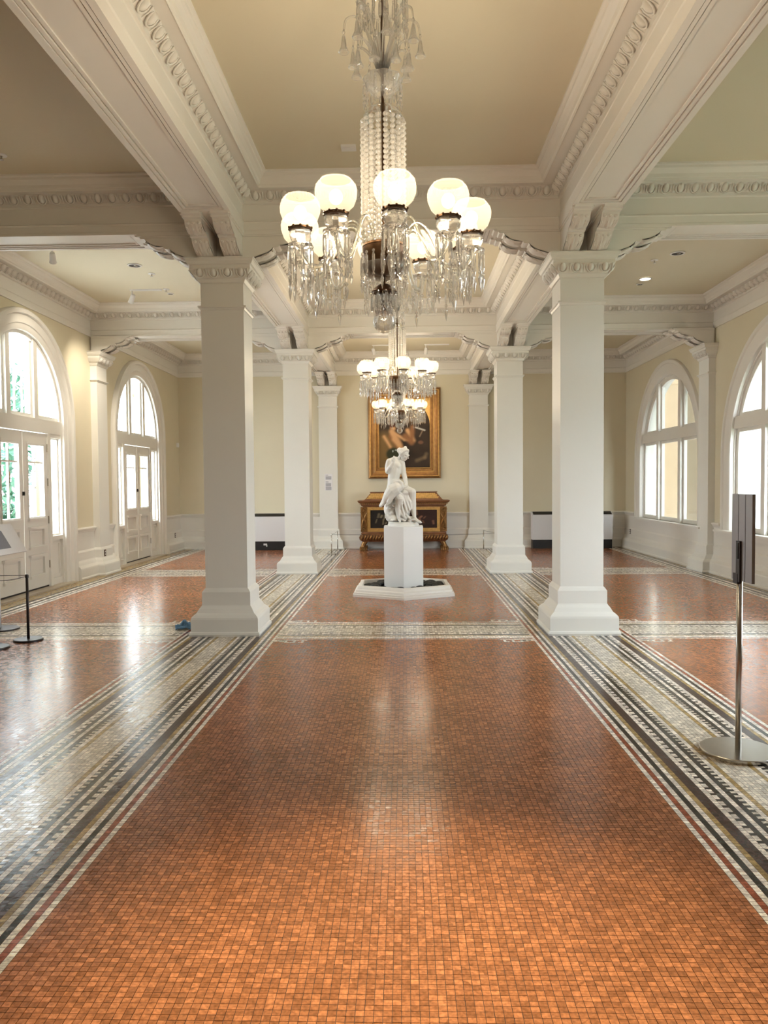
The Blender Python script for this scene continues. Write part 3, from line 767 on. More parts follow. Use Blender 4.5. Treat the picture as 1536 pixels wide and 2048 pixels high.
def make_chandelier(label, loc, sc, top, ph):
    t = thing('chandelier', label, 'chandelier', loc, ph, 'crystal chandeliers'); t.scale = (sc,)*3
    H = top/sc
    st = MB().tube([(0,0,-.47),(0,0,H-.02)], .0085, 8); st.lathe([(.012,H-.12),(.05,H-.03),(.075,H-.002)], 20); st.build('stem', BRZ, t, SA)
    for k in range(10):
        a = 2*PI*k/10; ca, sa = math.cos(a), math.sin(a)
        arm = link('arm', ARM, t, (0,0,0), a)
        link('collar', COLM_, arm, (RR,0,0)); link('globe_shade', GLM, arm, (RR,0,0)); link('bulb', BUM, arm, (RR,0,0)); link('bobeche', BOB, arm, (RR,0,0))
        for q in range(9):
            b = 2*PI*q/9; link('prism', PR_LONG, arm, (RR+.060*math.cos(b), .060*math.sin(b), -.172))
        for q, (rq, zq) in enumerate(((.335,-.255),(.38,-.275),(.425,-.270))): link('prism', PR_LONG if q == 1 else PR_SHORT, arm, (rq, 0, zq))
        lo = bpy.data.objects.new('lamp_light', lamp_data); COL.objects.link(lo); lo.parent = arm; lo.location = (RR, 0, .048)
    hub = MB().lathe([(.02,-.12),(.105,-.125),(.118,-.135),(.115,-.16),(.095,-.235),(.06,-.262),(.012,-.275)], 28); hub.build('hub', BRZ, t, SA)
    hb = MB().lathe([(.10,-.215),(.122,-.225),(.118,-.25),(.08,-.29),(.02,-.305)], 28, rib=.03, ribn=14).build('hub_bowl', CRYS, t, SA)
    for k in range(16):
        a = 2*PI*(k+.5)/16; link('prism', PR_LONG, hb, (.121*math.cos(a), .121*math.sin(a), -.165))
    ds = MB().lathe([(.008,-.325),(.03,-.328),(.052,-.345),(.07,-.365),(.066,-.37),(.02,-.35)], 20, rib=.04, ribn=10).build('lower_dish', BRZ, t, SA)
    for k in range(10):
        a = 2*PI*k/10; link('prism', PR_MID, ds, (.068*math.cos(a), .068*math.sin(a), -.366))
        a += .3; link('prism', PR_SHORT, ds, (.040*math.cos(a), .040*math.sin(a), -.356))
    MB().ball((0,0,-.525), .061, 24, 16).build('crystal_ball', CRYS, t, True)
    dome = MB().lathe([(.012,.625),(.05,.615),(.085,.59),(.105,.562),(.113,.54),(.108,.538)], 28).build('dome', CTUBE, t, True)
    for k in range(18):
        a = 2*PI*k/18; link('bead_strand', STRM, dome, (.111*math.cos(a), .111*math.sin(a), .54))
    MB().lathe([(.108,-.115),(.118,-.12),(.118,-.13),(.108,-.135)], 28).build('strand_ring', BRZ, t, SA)
    sd = MB().lathe([(.02,.66),(.05,.675),(.085,.71),(.104,.755),(.098,.765),(.08,.72),(.03,.685)], 40, rib=.045, ribn=8).build('scalloped_dish', CRYS, t, SA)
    for k in range(12):
        a = 2*PI*k/12; link('prism', PR_SHORT, sd, (.100*math.cos(a), .100*math.sin(a), .735))
    MB().lathe([(.012,.77),(.022,.79),(.024,.82),(.014,.84)], 16).build('frond_cup', CRYS, t, SA)
    for k in range(8):
        a = 2*PI*k/8; f = link('glass_frond', FROND, t, (0,0,0), a); link('bell_drop', BELL, f, (.205,0,1.0))
        a += PI/8; f = link('glass_frond', FROND2, t, (0,0,0), a); link('bell_drop', BELL, f, (.145,0,.90))
    cw = MB().lathe([(.012,1.08),(.06,1.10),(.115,1.14),(.138,1.175),(.134,1.185),(.09,1.14)], 48, rib=.04, ribn=10).build('crown_dish', CRYS, t, SA)
    for k in range(14):
        a = 2*PI*k/14; link('prism', PR_LONG, cw, (.132*math.cos(a), .132*math.sin(a), 1.165)); link('prism', PR_MID, cw, (.085*math.cos(a+.2), .085*math.sin(a+.2), 1.13))
    return t
CHX = -.082
make_chandelier('large crystal chandelier nearest, filling the top centre', (CHX, 4.2, 2.893), 1.0, ZC-2.893, math.radians(-82))
make_chandelier('crystal chandelier in the middle distance, just below the nearest one', (CHX+.02, 10.41, 3.036), .965, ZC-3.036, math.radians(-80))
make_chandelier('farthest crystal chandelier, hanging low in front of the painting', (CHX+.02, 15.3, 3.036), .965, ZC-3.036, math.radians(-66))

# ================================================================== STATUE ON ITS PEDESTAL
def hexring(R, z, sx=1.0, c=(0,0)): return [(c[0]+sx*R*math.sin(a), c[1]-R*math.cos(a), z) for a in [PI/3*k for k in range(6)]]
PX, PY = .003, 10.5
tray = thing('hexagonal_tray', 'white moulded hexagonal tray on the mosaic floor around the pedestal', 'plinth', (PX, PY, 0))
MB().rings([hexring(R, z, 1.07) for R, z in [(.60,.0),(.725,0),(.725,.03),(.71,.035),(.71,.055),(.69,.06),(.685,.085),(.665,.10),(.655,.125),(.645,.14),(.60,.142),(.595,.13),(.585,.06)]], True, False).build('moulded_rim', TRIM, tray)
MB().rings([hexring(.60, .0, 1.07), hexring(.60, .055, 1.07)]).build('tray_floor', DARK, tray)
lm = MB(); rs = random.Random(5)
for k in range(85):
    a = rs.uniform(0, 2*PI); r = rs.uniform(.33, .50); s = rs.uniform(.035, .07)
    lm.ball((1.05*r*math.cos(a), r*math.sin(a), .075+rs.uniform(0,.03)), (s*1.5, s, s*.55), 7, 5, Matrix.Rotation(rs.uniform(0,3), 3, 'Z') @ Matrix.Rotation(rs.uniform(-.4,.4), 3, 'X'))
o = lm.build('crumpled_lining', SOIL, tray, True); o['kind'] = 'stuff'; o['label'] = 'black crumpled lining filling the tray'
ped = thing('hexagonal_pedestal', 'tall plain white six-sided pedestal carrying the marble statue', 'pedestal', (PX, PY, .05))
MB().rings([hexring(.303, z) for z in (.005, .845)] + [hexring(.303, .862), hexring(.299, .865)]).build('body', PEDM, ped)
st = thing('marble_statue', 'white marble statue of a seated woman with a bird in her lap', 'statue', (PX, PY, .915))
k_ = .000715
def Q(cx, cy, dy=0.0): return ((cx-835)*k_, dy, (1625-cy)*k_)
def remeshed(mb, name, parent, vox=.0075, it=3):
    o = mb.build(name, MARB, parent, True)
    m = o.modifiers.new('solid', 'REMESH'); m.mode = 'VOXEL'; m.voxel_size = vox; m.use_smooth_shade = True
    s = o.modifiers.new('soften', 'SMOOTH'); s.factor = .5; s.iterations = it
    return o
fig = MB()
fig.capsule([Q(680,930,.02), Q(668,860,.01), Q(655,720,.005), Q(680,590,-.005), Q(695,480,0), Q(700,430,.01)], [.100,.097,.080,.088,.090,.068], 14)
fig.capsule([Q(585,410,.01), Q(690,395,.02), Q(800,430,.01)], [.050,.064,.050], 12)
fig.ball(Q(738,500,-.062), (.033,.03,.033)); fig.ball(Q(645,505,-.062), (.033,.03,.033))
fig.ball(Q(665,800,-.045), (.06,.04,.07)); fig.ball(Q(640,900,.06), (.09,.07,.09))
fig.capsule([Q(725,405,.01), Q(765,350,-.005), Q(800,305,-.02)], [.042,.034,.033], 10)
HC = Vector(Q(850,268,-.03)); hf = Vector((.74,-.50,-.45)).normalized(); hu = (Vector((0,0,1))-hf*hf.z).normalized(); hrr = hf.cross(hu)
HR = Matrix((hrr, hf, hu)).transposed()
def hd(r, f, u): return HC + hrr*r + hf*f + hu*u
def hb(r, f, u, rad): fig.ball(hd(r, f, u), rad, 10, 8, HR)
hb(0,0,.006,(.062,.070,.066)); hb(0,.026,-.020,(.047,.046,.062)); hb(0,.046,-.062,(.022,.022,.016))   # skull, face, chin
for s_ in (-1, 1):
    hb(s_*.024,.066,.016,(.020,.010,.007)); hb(s_*.025,.056,-.020,(.018,.018,.016)); hb(s_*.021,.064,.001,(.010,.008,.006))
fig.capsule([hd(0,.070,.010), hd(0,.080,-.006), hd(0,.088,-.018)], [.006,.008,.011], 8)
hb(0,.070,-.036,(.015,.010,.0055)); hb(0,.068,-.046,(.013,.010,.006))
hb(0,-.018,.018,(.068,.070,.066))
for q in range(-6, 7):
    t_ = q*.29; hb(.068*math.sin(t_), .030-.012*abs(q)/2, .010+.066*math.cos(t_), (.017,.020,.015))
    hb(.066*math.sin(t_), -.012, .014+.070*math.cos(t_), (.019,.022,.014))
hb(0,-.088,.018,(.040,.034,.038)); hb(.0,-.015,.092,(.024,.022,.022)); hb(.022,.0,.084,(.016,.016,.014)); hb(-.02,-.03,.086,(.018,.018,.014))
fig.capsule([Q(578,408,.0), Q(552,500,-.015), Q(545,590,-.04)], [.048,.043,.037], 10)
fig.capsule([Q(548,590,-.04), Q(605,510,-.09), Q(650,440,-.115)], [.037,.033,.024], 10)
fig.capsule([Q(650,440,-.115), Q(662,385,-.12)], [.019,.021], 8)
for q, (dx, L) in enumerate(((-14,52),(-4,72),(6,66),(15,50))): fig.capsule([Q(660+dx,375,-.122), Q(664+dx*1.1,375-L*.55,-.13), Q(668+dx,375-L,-.118)], [.008,.0075,.0065], 6)
fig.capsule([Q(640,400,-.12), Q(628,370,-.135)], [.009,.007], 6)
fig.capsule([Q(806,432,.0), Q(830,540,-.005), Q(850,640,-.02)], [.048,.042,.036], 10)
fig.capsule([Q(850,640,-.02), Q(876,740,-.06), Q(895,825,-.105)], [.037,.032,.024], 10)
fig.capsule([Q(895,825,-.105), Q(880,862,-.125)], [.019,.021], 8)
for q in range(4): fig.capsule([Q(868+14*q,868,-.13-.004*q), Q(852+16*q,890,-.145), Q(840+16*q,905,-.135)], [.0085,.008,.0065], 6)
fig.capsule([Q(900,850,-.125), Q(932,858,-.14)], [.009,.007], 6)
# her right leg: thigh, shin, foot
fig.capsule([Q(735,950,-.01), Q(870,950,-.08), Q(1000,985,-.14)], [.082,.074,.056], 12)
fig.capsule([Q(1000,985,-.14), Q(1005,1120,-.115), Q(1015,1230,-.11), Q(1042,1440,-.13)], [.056,.050,.046,.026], 12)
fig.capsule([Q(1040,1470,-.11), Q(1080,1515,-.15), Q(1150,1545,-.20)], [.027,.026,.019], 8)
for q in range(4): fig.capsule([Q(1140+7*q,1545+3*q,-.185-.011*q), Q(1182-6*q,1556,-.205-.014*q)], [.009,.0065], 6)
# other leg bent back under the cloth
fig.capsule([Q(640,960,-.02), Q(720,1030,-.12), Q(770,1110,-.17)], [.082,.070,.056], 12)
fig.capsule([Q(770,1110,-.17), Q(745,1300,-.13), Q(748,1460,-.12)], [.054,.046,.028], 12)
fig.capsule([Q(748,1470,-.11), Q(770,1525,-.19)], [.026,.018], 8)
remeshed(fig, 'figure', st, .0052, 2)
dr = MB()
dr.ball(Q(880,1000,-.10), (.10,.085,.062)); dr.ball(Q(890,1130,-.10), (.088,.085,.13)); dr.ball(Q(865,1290,-.08), (.085,.08,.12)); dr.ball(Q(830,1400,-.07), (.085,.08,.07)); dr.ball(Q(690,980,.02), (.13,.10,.06))
for a, b, c_, d_, w in (((765,985),(748,1200),(752,1470),-.155,.017),((790,1000),(800,1190),(842,1400),-.15,.016),((815,1015),(850,1180),(905,1360),-.145,.016),((850,1030),(900,1170),(955,1320),-.14,.015),((900,1045),(955,1150),(985,1290),-.135,.014),((740,1000),(722,1150),(716,1260),-.14,.014),((960,1050),(1000,1180),(1010,1300),-.12,.013),((780,1300),(800,1400),(880,1470),-.13,.018),((860,1350),(900,1420),(960,1480),-.12,.018)):
    dr.capsule([Q(*a,d_-.025), Q(*b,d_-.035), Q(*c_,d_-.015)], [w*.6,w*.85,w], 8)
for q in range(5): dr.ball(Q(760+55*q,1485+8*(q%2),-.12+.01*q), (.034,.034,.024))
o = remeshed(dr, 'drapery', st, .0068, 2)
bird = MB()
bird.capsule([Q(815,885,-.19), Q(740,900,-.185), Q(640,955,-.175), Q(555,1060,-.165), Q(480,1155,-.155), Q(408,1238,-.15)], [.034,.078,.094,.074,.042,.022], 12)
bird.capsule([Q(810,880,-.2), Q(815,815,-.2), Q(765,775,-.19), Q(700,790,-.185)], [.028,.024,.022,.020], 8)
bird.ball(Q(680,795,-.185), (.026,.022,.022)); bird.capsule([Q(660,805,-.19), Q(635,822,-.195)], [.010,.006], 6)
for q in range(6): bird.capsule([Q(700-14*q,955+12*q,-.235), Q(655-16*q,1060+12*q,-.225), Q(592-16*q,1185+8*q,-.20)], [.024,.018,.009], 6)
for q in range(5): bird.capsule([Q(520-8*q,1110+10*q,-.16+.012*(q-2)), Q(420-6*q,1235+6*q,-.15+.02*(q-2))], [.018,.010], 6)
remeshed(bird, 'bird', st, .0068, 2)
rk = MB(); rs = random.Random(3)
for c_, r in ((Q(575,1150,.02),(.085,.10,.09)),(Q(560,1300,.0),(.07,.10,.12)),(Q(605,1260,.04),(.085,.11,.12)),(Q(620,1400,.02),(.095,.13,.10)),(Q(700,1170,.05),(.10,.10,.09)),(Q(840,1500,.02),(.19,.14,.045)),(Q(640,1480,-.03),(.10,.12,.06)),(Q(800,1360,.07),(.12,.10,.12))): rk.ball(c_, r, 12, 8)
for k in range(46):
    rk.ball(Q(rs.uniform(515,760), rs.uniform(1180,1510), rs.uniform(-.12,.0)), (rs.uniform(.02,.04),rs.uniform(.015,.03),rs.uniform(.012,.026)), 6, 5)
for k in range(22): rk.ball(Q(rs.uniform(560,1090), rs.uniform(1490,1530), rs.uniform(-.16,.0)), (rs.uniform(.02,.04),.03,.016), 6, 5)
remeshed(rk, 'rock_seat', st, .0085, 1)
MB().lathe([(.0,0),(.212,0),(.214,.012),(.212,.026),(.205,.030),(.208,.044),(.200,.056),(.0,.062)], 32, sx=1.0, sy=.93).build('base', MARB, st, SA)

# ================================================================== PAINTING AND CHEST ON THE BACK WALL
def seg_d(x, z, a, b):
    ax, az, bx, bz = *a, *b; t = np.clip(((x-ax)*(bx-ax)+(z-az)*(bz-az))/((bx-ax)**2+(bz-az)**2+1e-9), 0, 1)
    return np.hypot(x-ax-t*(bx-ax), z-az-t*(bz-az))
def canvas(name, parent, x0, x1, z0, z1, y, fn, nx, nz):
    X, Z = np.meshgrid(np.linspace(x0, x1, nx), np.linspace(z0, z1, nz))
    C = fn((X-x0)/(x1-x0), (Z-z0)/(z1-z0))
    V = np.stack([X, np.full_like(X, y), Z], -1).reshape(-1, 3); i = np.arange(nz*nx).reshape(nz, nx)
    Fq = np.stack([i[:-1,:-1], i[:-1,1:], i[1:,1:], i[1:,:-1]], -1).reshape(-1, 4)
    return link(name, np_mesh(name, V, Fq, PICT, C.reshape(-1, 3)), parent)
def mixc(C, m, col): return C*(1-m[..., None]) + np.array(col)*m[..., None]
def sm(d, w, s): return np.clip((w-d)/s+.5, 0, 1)
def fbm(x, z, sd):
    r = np.random.default_rng(sd); o = 0*x
    for k in range(26):
        f = r.uniform(3, 40); a = r.uniform(0, 2*PI); o = o + np.sin(f*(x*math.cos(a)+z*math.sin(a)*1.4)+r.uniform(0, 6.3))*3/(3+f*.35)
    return o/6
def big_scene(u, v):
    n = fbm(u, v, 4); x = u; z = v*1.37
    C = np.zeros(u.shape+(3,)) + np.array((.030,.017,.010)); C = C*(1+.7*n[..., None])
    C = mixc(C, sm(np.hypot((x-.10)/.30, (z-.32)/.38), 1, .5)*.85, (.17,.10,.03))       # ochre ground, left
    C = mixc(C, sm(np.hypot((x-.30)/.16, (z-.27)/.13), 1, .3)*.9, (.012,.022,.010))      # dark leaves
    C = mixc(C, sm(np.hypot((x-.62)/.34, (z-1.12)/.22), 1, .6)*.55, (.22,.13,.05))       # cloud
    fl, fd = (.50,.27,.12), (.22,.095,.035)
    for a, b, w, c in (((.26,.62),(.44,.36),.075,fd),((.25,.72),(.40,.46),.055,fl),((.28,.70),(.50,.56),.030,fl),((.50,.56),(.62,.54),.025,fl),((.30,.56),(.44,.38),.050,fl),((.10,.62),(.22,.42),.035,fl),((.56,.74),(.68,.54),.040,fl),((.52,.62),(.64,.50),.060,fd),((.66,.80),(.64,.56),.045,fd),((.26,.80),(.29,.78),.040,fl)):
        dd = seg_d(x, z, a, b); C = mixc(C, sm(dd+.018*n, w, .05)*.92, np.array(c)) if False else mixc(C, sm(dd+.02*fbm(u, v, 9), w, .05)*np.clip(.62+.5*(1-dd/w)+.25*n, 0, .96), c)
    C = mixc(C, sm(np.hypot((x-.26)/.05, (z-.85)/.05), 1, .4), (.08,.02,.01))            # dark hair
    C = mixc(C, sm(seg_d(x, z, (.72,.80), (.90,.74)), .012, .02)*.9, (.55,.5,.42))       # pale band
    C = mixc(C, sm(seg_d(x, z, (.86,.74), (.80,.62)), .010, .02)*.7, (.30,.2,.12))
    C = mixc(C, sm(np.hypot((x-.82)/.05, (z-.50)/.035), 1, .6)*.6, (.20,.09,.05))
    for k, (a, b) in enumerate((((.74,.14),(.90,.20)),((.90,.20),(.93,.27)))): C = mixc(C, sm(seg_d(x, z, a, b), .03, .05)*.45, (.25,.17,.09))
    C = mixc(C, (sm(np.hypot((x-.27)/.014, (z-.33)/.02), 1, .5)+sm(np.hypot((x-.33)/.02, (z-.35)/.014), 1, .5)).clip(0,1)*.8, (.4,.42,.38))
    return np.clip(C, .004, 1)
pnt = thing('framed_painting', 'large gilt-framed dark oil painting with pale figures on the back wall', 'painting', (.03, YB-.012, 0))
PW, PZ0, PZ1 = .825, 1.60, 3.66
mb = MB()
fp = [(0,-.0),(0,.06),(.012,.085),(.05,.10),(.075,.095),(.085,.07),(.12,.065),(.15,.055),(.155,.04),(.19,.04),(.20,.03),(.235,.028),(.245,.012)]
mb.rings([[(-PW+d,-y,PZ0+d),(PW-d,-y,PZ0+d),(PW-d,-y,PZ1-d),(-PW+d,-y,PZ1-d)] for d, y in fp], True, False)
pf = mb.build('frame', GILT, pnt)
mb = MB()
for d, y, r in ((.052,.10,.012),(.158,.045,.012),(.238,.03,.009)):
    for p0, p1 in (((-PW+d,PZ0+d),(PW-d,PZ0+d)),((PW-d,PZ0+d),(PW-d,PZ1-d)),((PW-d,PZ1-d),(-PW+d,PZ1-d)),((-PW+d,PZ1-d),(-PW+d,PZ0+d))):
        mb.tube([(p0[0],-y,p0[1]),(p1[0],-y,p1[1])], r, 6)
mb.build('gilt_beading', GILD, pf)
d = .245; canvas('canvas', pnt, -PW+d, PW-d, PZ0+d, PZ1-d, -.014, big_scene, 84, 116)
# gold spandrels closing the top corners to an arch
mb = MB(); R = PW-d
for s in (-1, 1):
    pts = [(s*R, PZ1-d), (s*R, PZ1-d-.62)] + [(s*R*math.cos(a), PZ1-d-.62+.60*math.sin(a)) for a in np.linspace(0.05, PI/2, 12)]
    mb.prism(pts, 'y', -.024, -.014)
mb.build('arched_spandrel', GILD, pnt)

chest = thing('carved_chest', 'carved and gilded wooden chest on paw feet below the painting', 'chest', (0, 17.30, 0))
D = .30                                           # half depth
def cbox(mb, w, d, z0, z1): return mb.box(-w, w, -d, d, z0, z1)
mb = cbox(MB(), .90, .255, .40, 1.02); chb = mb.build('body', WALN, chest)
mb = MB()                                         # gilded face frame round two panels
for a, b_, z0, z1 in ((-.80,.80,.90,.965),(-.80,.80,.42,.50),(-.80,-.735,.5,.9),(.735,.80,.5,.9),(-.04,.04,.5,.9)): mb.box(a, b_, -.285, -.25, z0, z1)
mb.build('panel_frame', GILD, chb)
def small_scene(sd, warm):
    def fn(u, v):
        n = fbm(u, v, sd); r = np.random.default_rng(sd); C = np.zeros(u.shape+(3,)) + np.array((.016,.012,.009) if not warm else (.030,.012,.008)); C = C*(1+.6*n[..., None])
        for k in range(11):
            a = (r.uniform(.1,.9), r.uniform(.15,.75)); b = (a[0]+r.uniform(-.06,.06), a[1]+r.uniform(.05,.3))
            C = mixc(C, sm(seg_d(u, v, a, b), r.uniform(.015,.04), .03)*.7, np.array((.34,.27,.16) if not warm else (.36,.16,.09))*r.uniform(.4,1))
        return np.clip(C, .003, 1)
    return fn
canvas('painted_panel', chb, -.735, -.04, .50, .90, -.262, small_scene(3, False), 50, 30)
canvas('painted_panel', chb, .04, .735, .50, .90, -.262, small_scene(8, True), 50, 30)
for s in (-1, 1):                                  # scrolled corner brackets
    mb = MB(); x = s*.875
    mb.box(x-.075, x+.075, -.27, -.2, .42, .97)
    for cz, r in ((.905,.062),(.49,.058)):
        sp = [(x+s*.01+(r*(1-.06*q))*math.cos(q*.55), -.30, cz+(r*(1-.06*q))*math.sin(q*.55)) for q in range(15)]
        mb.tube(sp, .016, 6); mb.ball((x+s*.01, -.30, cz), (.024,.03,.024), 8, 6)
    mb.tube(bez([(x+s*.06,-.30,.86),(x+s*.035,-.315,.76),(x-s*.02,-.32,.66),(x-s*.045,-.31,.57),(x-s*.02,-.30,.51)], 6), .020, 6)
    mb.tube(bez([(x-s*.055,-.29,.84),(x-s*.01,-.31,.74),(x+s*.03,-.31,.64),(x+s*.05,-.30,.54)], 6), .015, 6)
    for q in range(6): mb.ball((x+s*(.055-.02*q), -.31, .83-.055*q), (.016,.018,.032), 6, 5)
    mb.build('scroll_bracket', GILT, chb, SA)
mb = MB(); 
mb.rings([[(-w,-d_,z),(w,-d_,z),(w,d_,z),(-w,d_,z)] for w, d_, z in ((.92,.27,.985),(.94,.285,1.005),(.94,.285,1.055),(.985,.31,1.06),(1.0,.325,1.075),(1.015,.335,1.098),(1.015,.335,1.11),(.93,.29,1.115))]).build('cornice', WALN, chest)
DENT = MB().box(-.012, .012, -.0125, .0125, -.0165, .0165).mesh('dentil', GILT)
for k in range(44): link('dentil', DENT, chest, (-.955+k*1.91/43, -.2925, 1.0415))
lid = MB().rings([[(-w,-d_,z),(w,-d_,z),(w,d_,z),(-w,d_,z)] for w, d_, z in ((.90,.28,1.11),(.86,.26,1.13),(.84,.25,1.15),(.735,.18,1.275),(.735,.18,1.285),(.75,.19,1.29),(.75,.19,1.30))]).build('lid', WALN, chest)
mb = MB()                                          # scale-carved gilded slope
for rw in range(5):
    z = 1.16+.023*rw; f = (z-1.15)/.125; d_ = .25-.07*f; w = .80-.10*f; n = 34
    for k in range(n):
        x = -w+(k+.5*(rw % 2))*2*w/n; mb.ball((x, -d_-.002, z), (.030,.007,.019), 8, 4)
mb.build('scale_carving', GILD, lid)
mb = MB().rings([[(-w,-d_,z),(w,-d_,z),(w,d_,z),(-w,d_,z)] for w, d_, z in ((.90,.26,.20),(.93,.27,.215),(.975,.30,.25),(.985,.31,.30),(.965,.295,.345),(.93,.275,.365),(.945,.285,.385),(.93,.275,.41))]); gb = mb.build('gadrooned_base', WALN, chest, SA)
mb = MB()
for k in range(30):
    x = -.93+k*1.86/29
    mb.tube(bez([(x-.02,-.29,.235),(x,-.325,.275),(x+.02,-.325,.32),(x+.025,-.295,.352)], 4), [.010]+[.020]*11+[.008], 6)
mb.build('gadroon_carving', GILT, gb, True)
for sx in (-1, 1):
    for sy in (-1, 1):
        mb = MB(); x, y = sx*.90, sy*.20
        mb.capsule([(x-sx*.04,y,.20),(x,y-.01,.12),(x+sx*.02,y-.02,.06)], [.06,.05,.05], 10)
        for q in range(4): mb.capsule([(x-.055+.04*q,y-.05,.07),(x-.06+.043*q,y-.085,.05),(x-.062+.044*q,y-.105,.022)], [.024,.022,.018], 8)
        mb.build('paw_foot', GILT, chest, True)

# ================================================================== SMALL OBJECTS
def heater(label, x0, x1):
    xc = (x0+x1)/2; w = (x1-x0)/2; t = thing('wall_heater', label, 'heater', (xc, 17.45, 0), 0, 'wall heaters')
    MB().prism([(-.13,.20),(.11,.20),(.11,.82),(.0,.82),(-.13,.755)], 'x', -w, w).build('cabinet', HEAT, t)
    MB().box(-w+.01, w-.01, -.125, .11, .0, .2).build('plinth', DARK, t)
    MB().prism([(-.118,.7625),(-.01,.8165),(-.014,.8265),(-.124,.7715)], 'x', -w+.02, w-.02).build('grille', DARK, t)
    return t
h1 = heater('white enamel wall heater left of the central aisle, with a black base', -4.32, -2.58)
MB().box(.28, .36, -.132, -.125, .11, .15).box(.34, .365, -.132, -.125, .08, .12).build('tag', WHITEP, h1)
heater('white enamel wall heater right of the central aisle, with a black base', 2.88, 4.66)
def stanchion(label, x, y, h, rb, grp, m=BLKM, rp=.013):
    t = thing('barrier_post', label, 'barrier post', (x, y, 0), 0, grp)
    MB().lathe([(0,.001),(rb,.001),(rb,.014),(rb-.006,.02),(0,.022)], 32).build('base', m, t, SA)
    MB().tube([(0,0,.02),(0,0,h)], rp, 10).build('post', m, t, True)
    MB().lathe([(rp+.003,h-.03),(rp+.004,h-.005),(rp-.002,h+.004),(0,h+.004)], 10).build('clip', m, t, SA)
    return t
def cord(post, pts, r=.003):
    return MB().tube(bez([Vector(p)-post.location for p in pts], 6), r, 6).build('cord', BLKM, post, True)
gA = 'dark barrier posts'
sA = stanchion('low dark barrier post left of the near-left column, standing on a round base', -3.635, 7.34, .64, .135, gA)
sB = stanchion('dark barrier post cut off by the left edge of the picture', -3.79, 6.98, .64, .145, gA)
cord(sA, [(-3.635,7.34,.625),(-3.71,7.17,.612),(-3.79,6.98,.625)])
cord(sA, [(-3.635,7.34,.635),(-4.2,7.38,.625),(-4.9,7.42,.635)])
gB = 'grey barrier posts by the chest'
sC = stanchion('thin grey barrier post on the mosaic left of the chest', -1.53, 16.25, .43, .10, gB, STEEL, .011)
stanchion('thin grey barrier post against the left pilaster base', -1.49, 17.30, .43, .09, gB, STEEL, .011)
sD = stanchion('thin grey barrier post against the right pilaster base', 1.78, 17.24, .43, .09, gB, STEEL, .011)
stanchion('thin grey barrier post hidden behind the second column on the right', 2.05, 16.25, .43, .10, gB, STEEL, .011)
cord(sC, [(-1.53,16.25,.42),(-1.51,16.8,.41),(-1.49,17.30,.42)])
cord(sC, [(-1.53,16.25,.42),(.2,16.25,.39),(2.05,16.25,.42)])
cord(sD, [(2.05,16.25,.42),(1.92,16.8,.41),(1.78,17.24,.42)])
# slanted reading panel, cut by the left edge
rp = thing('reading_panel', 'slanted white reading panel on a stand, cut off by the left edge', 'sign', (-4.20, 7.92, 0))
pb = MB().prism([(.09,.79),(-.09,1.09),(-.107,1.08),(.073,.78)], 'y', -.40, .40).build('board', PAPER, rp)
MB().prism([(.058,.8465),(-.05,1.0265),(-.0491,1.0274),(.0589,.8474)], 'y', -.40, .12).build('printed_picture', INK, pb)
MB().tube([(-.03,0,.02),(-.03,0,.95)], .02, 10).build('post', WHITEP, rp, True)
MB().lathe([(0,.001),(.17,.001),(.17,.016),(0,.02)], 28).build('base', BLKM, rp, SA)
# steel sign stand on the right
sg = thing('sign_stand', 'steel stand on a round base holding a grey panelled sign, seen from its back', 'sign stand', (1.845, 4.245, 0))
MB().lathe([(0,.001),(.198,.001),(.2,.004),(.2,.020),(.196,.024),(0,.026)], 48).build('base', STEEL, sg, SA)
MB().tube([(0,0,.02),(0,0,.965)], .0165, 16).build('post', STEEL, sg, True)
MB().lathe([(.017,.955),(.024,.958),(.024,.975),(.017,.98)], 16).build('clamp_ring', STEEL, sg, SA)
bd = MB()
for k in range(3):
    y0 = -.228+.084*k; bd.box(-.037, -.021, y0, y0+.077, .962, 1.425)
bd.build('panel_back', ALU, sg); MB().box(-.033, -.023, -.222, .012, .964, 1.423).build('panel_core', DARK, sg)
MB().box(-.048, -.036, -.106, -.060, .955, 1.175).box(-.05, -.03, -.085, -.03, .945, 1.0).build('holder', BLKM, sg)
MB().box(-.052, -.047, -.092, -.074, 1.08, 1.165).build('holder_slot', DARK, sg)
MB().tube([(-.028,0,.95),(0,0,.96)], .012, 8).build('bracket', STEEL, sg)
# blue cloth on the floor
cl = MB(); rs = random.Random(11); g_ = 14; R_ = []
for i in range(g_):
    R_.append([((i/(g_-1)-.5)*.26, (j/(g_-1)-.5)*.17, .006+.055*max(0, math.exp(-((i-6+2*math.sin(j))**2)/14-((j-7)**2)/18))*(1+.5*math.sin(i*1.7+j*.9))+.012*abs(math.sin(i*.9-j*1.3))) for j in range(g_)])
cl.rings(R_, False, False); o = cl.build('blue_cloth', BLUE, None, True); o.location = (-2.24, 7.93, 0); o.rotation_euler = (0,0,.3)
sd_ = o.modifiers.new('thick', 'SOLIDIFY'); sd_.thickness = .004
tag(o, 'crumpled blue cloth on the floor beside the nearest left column', 'cloth')
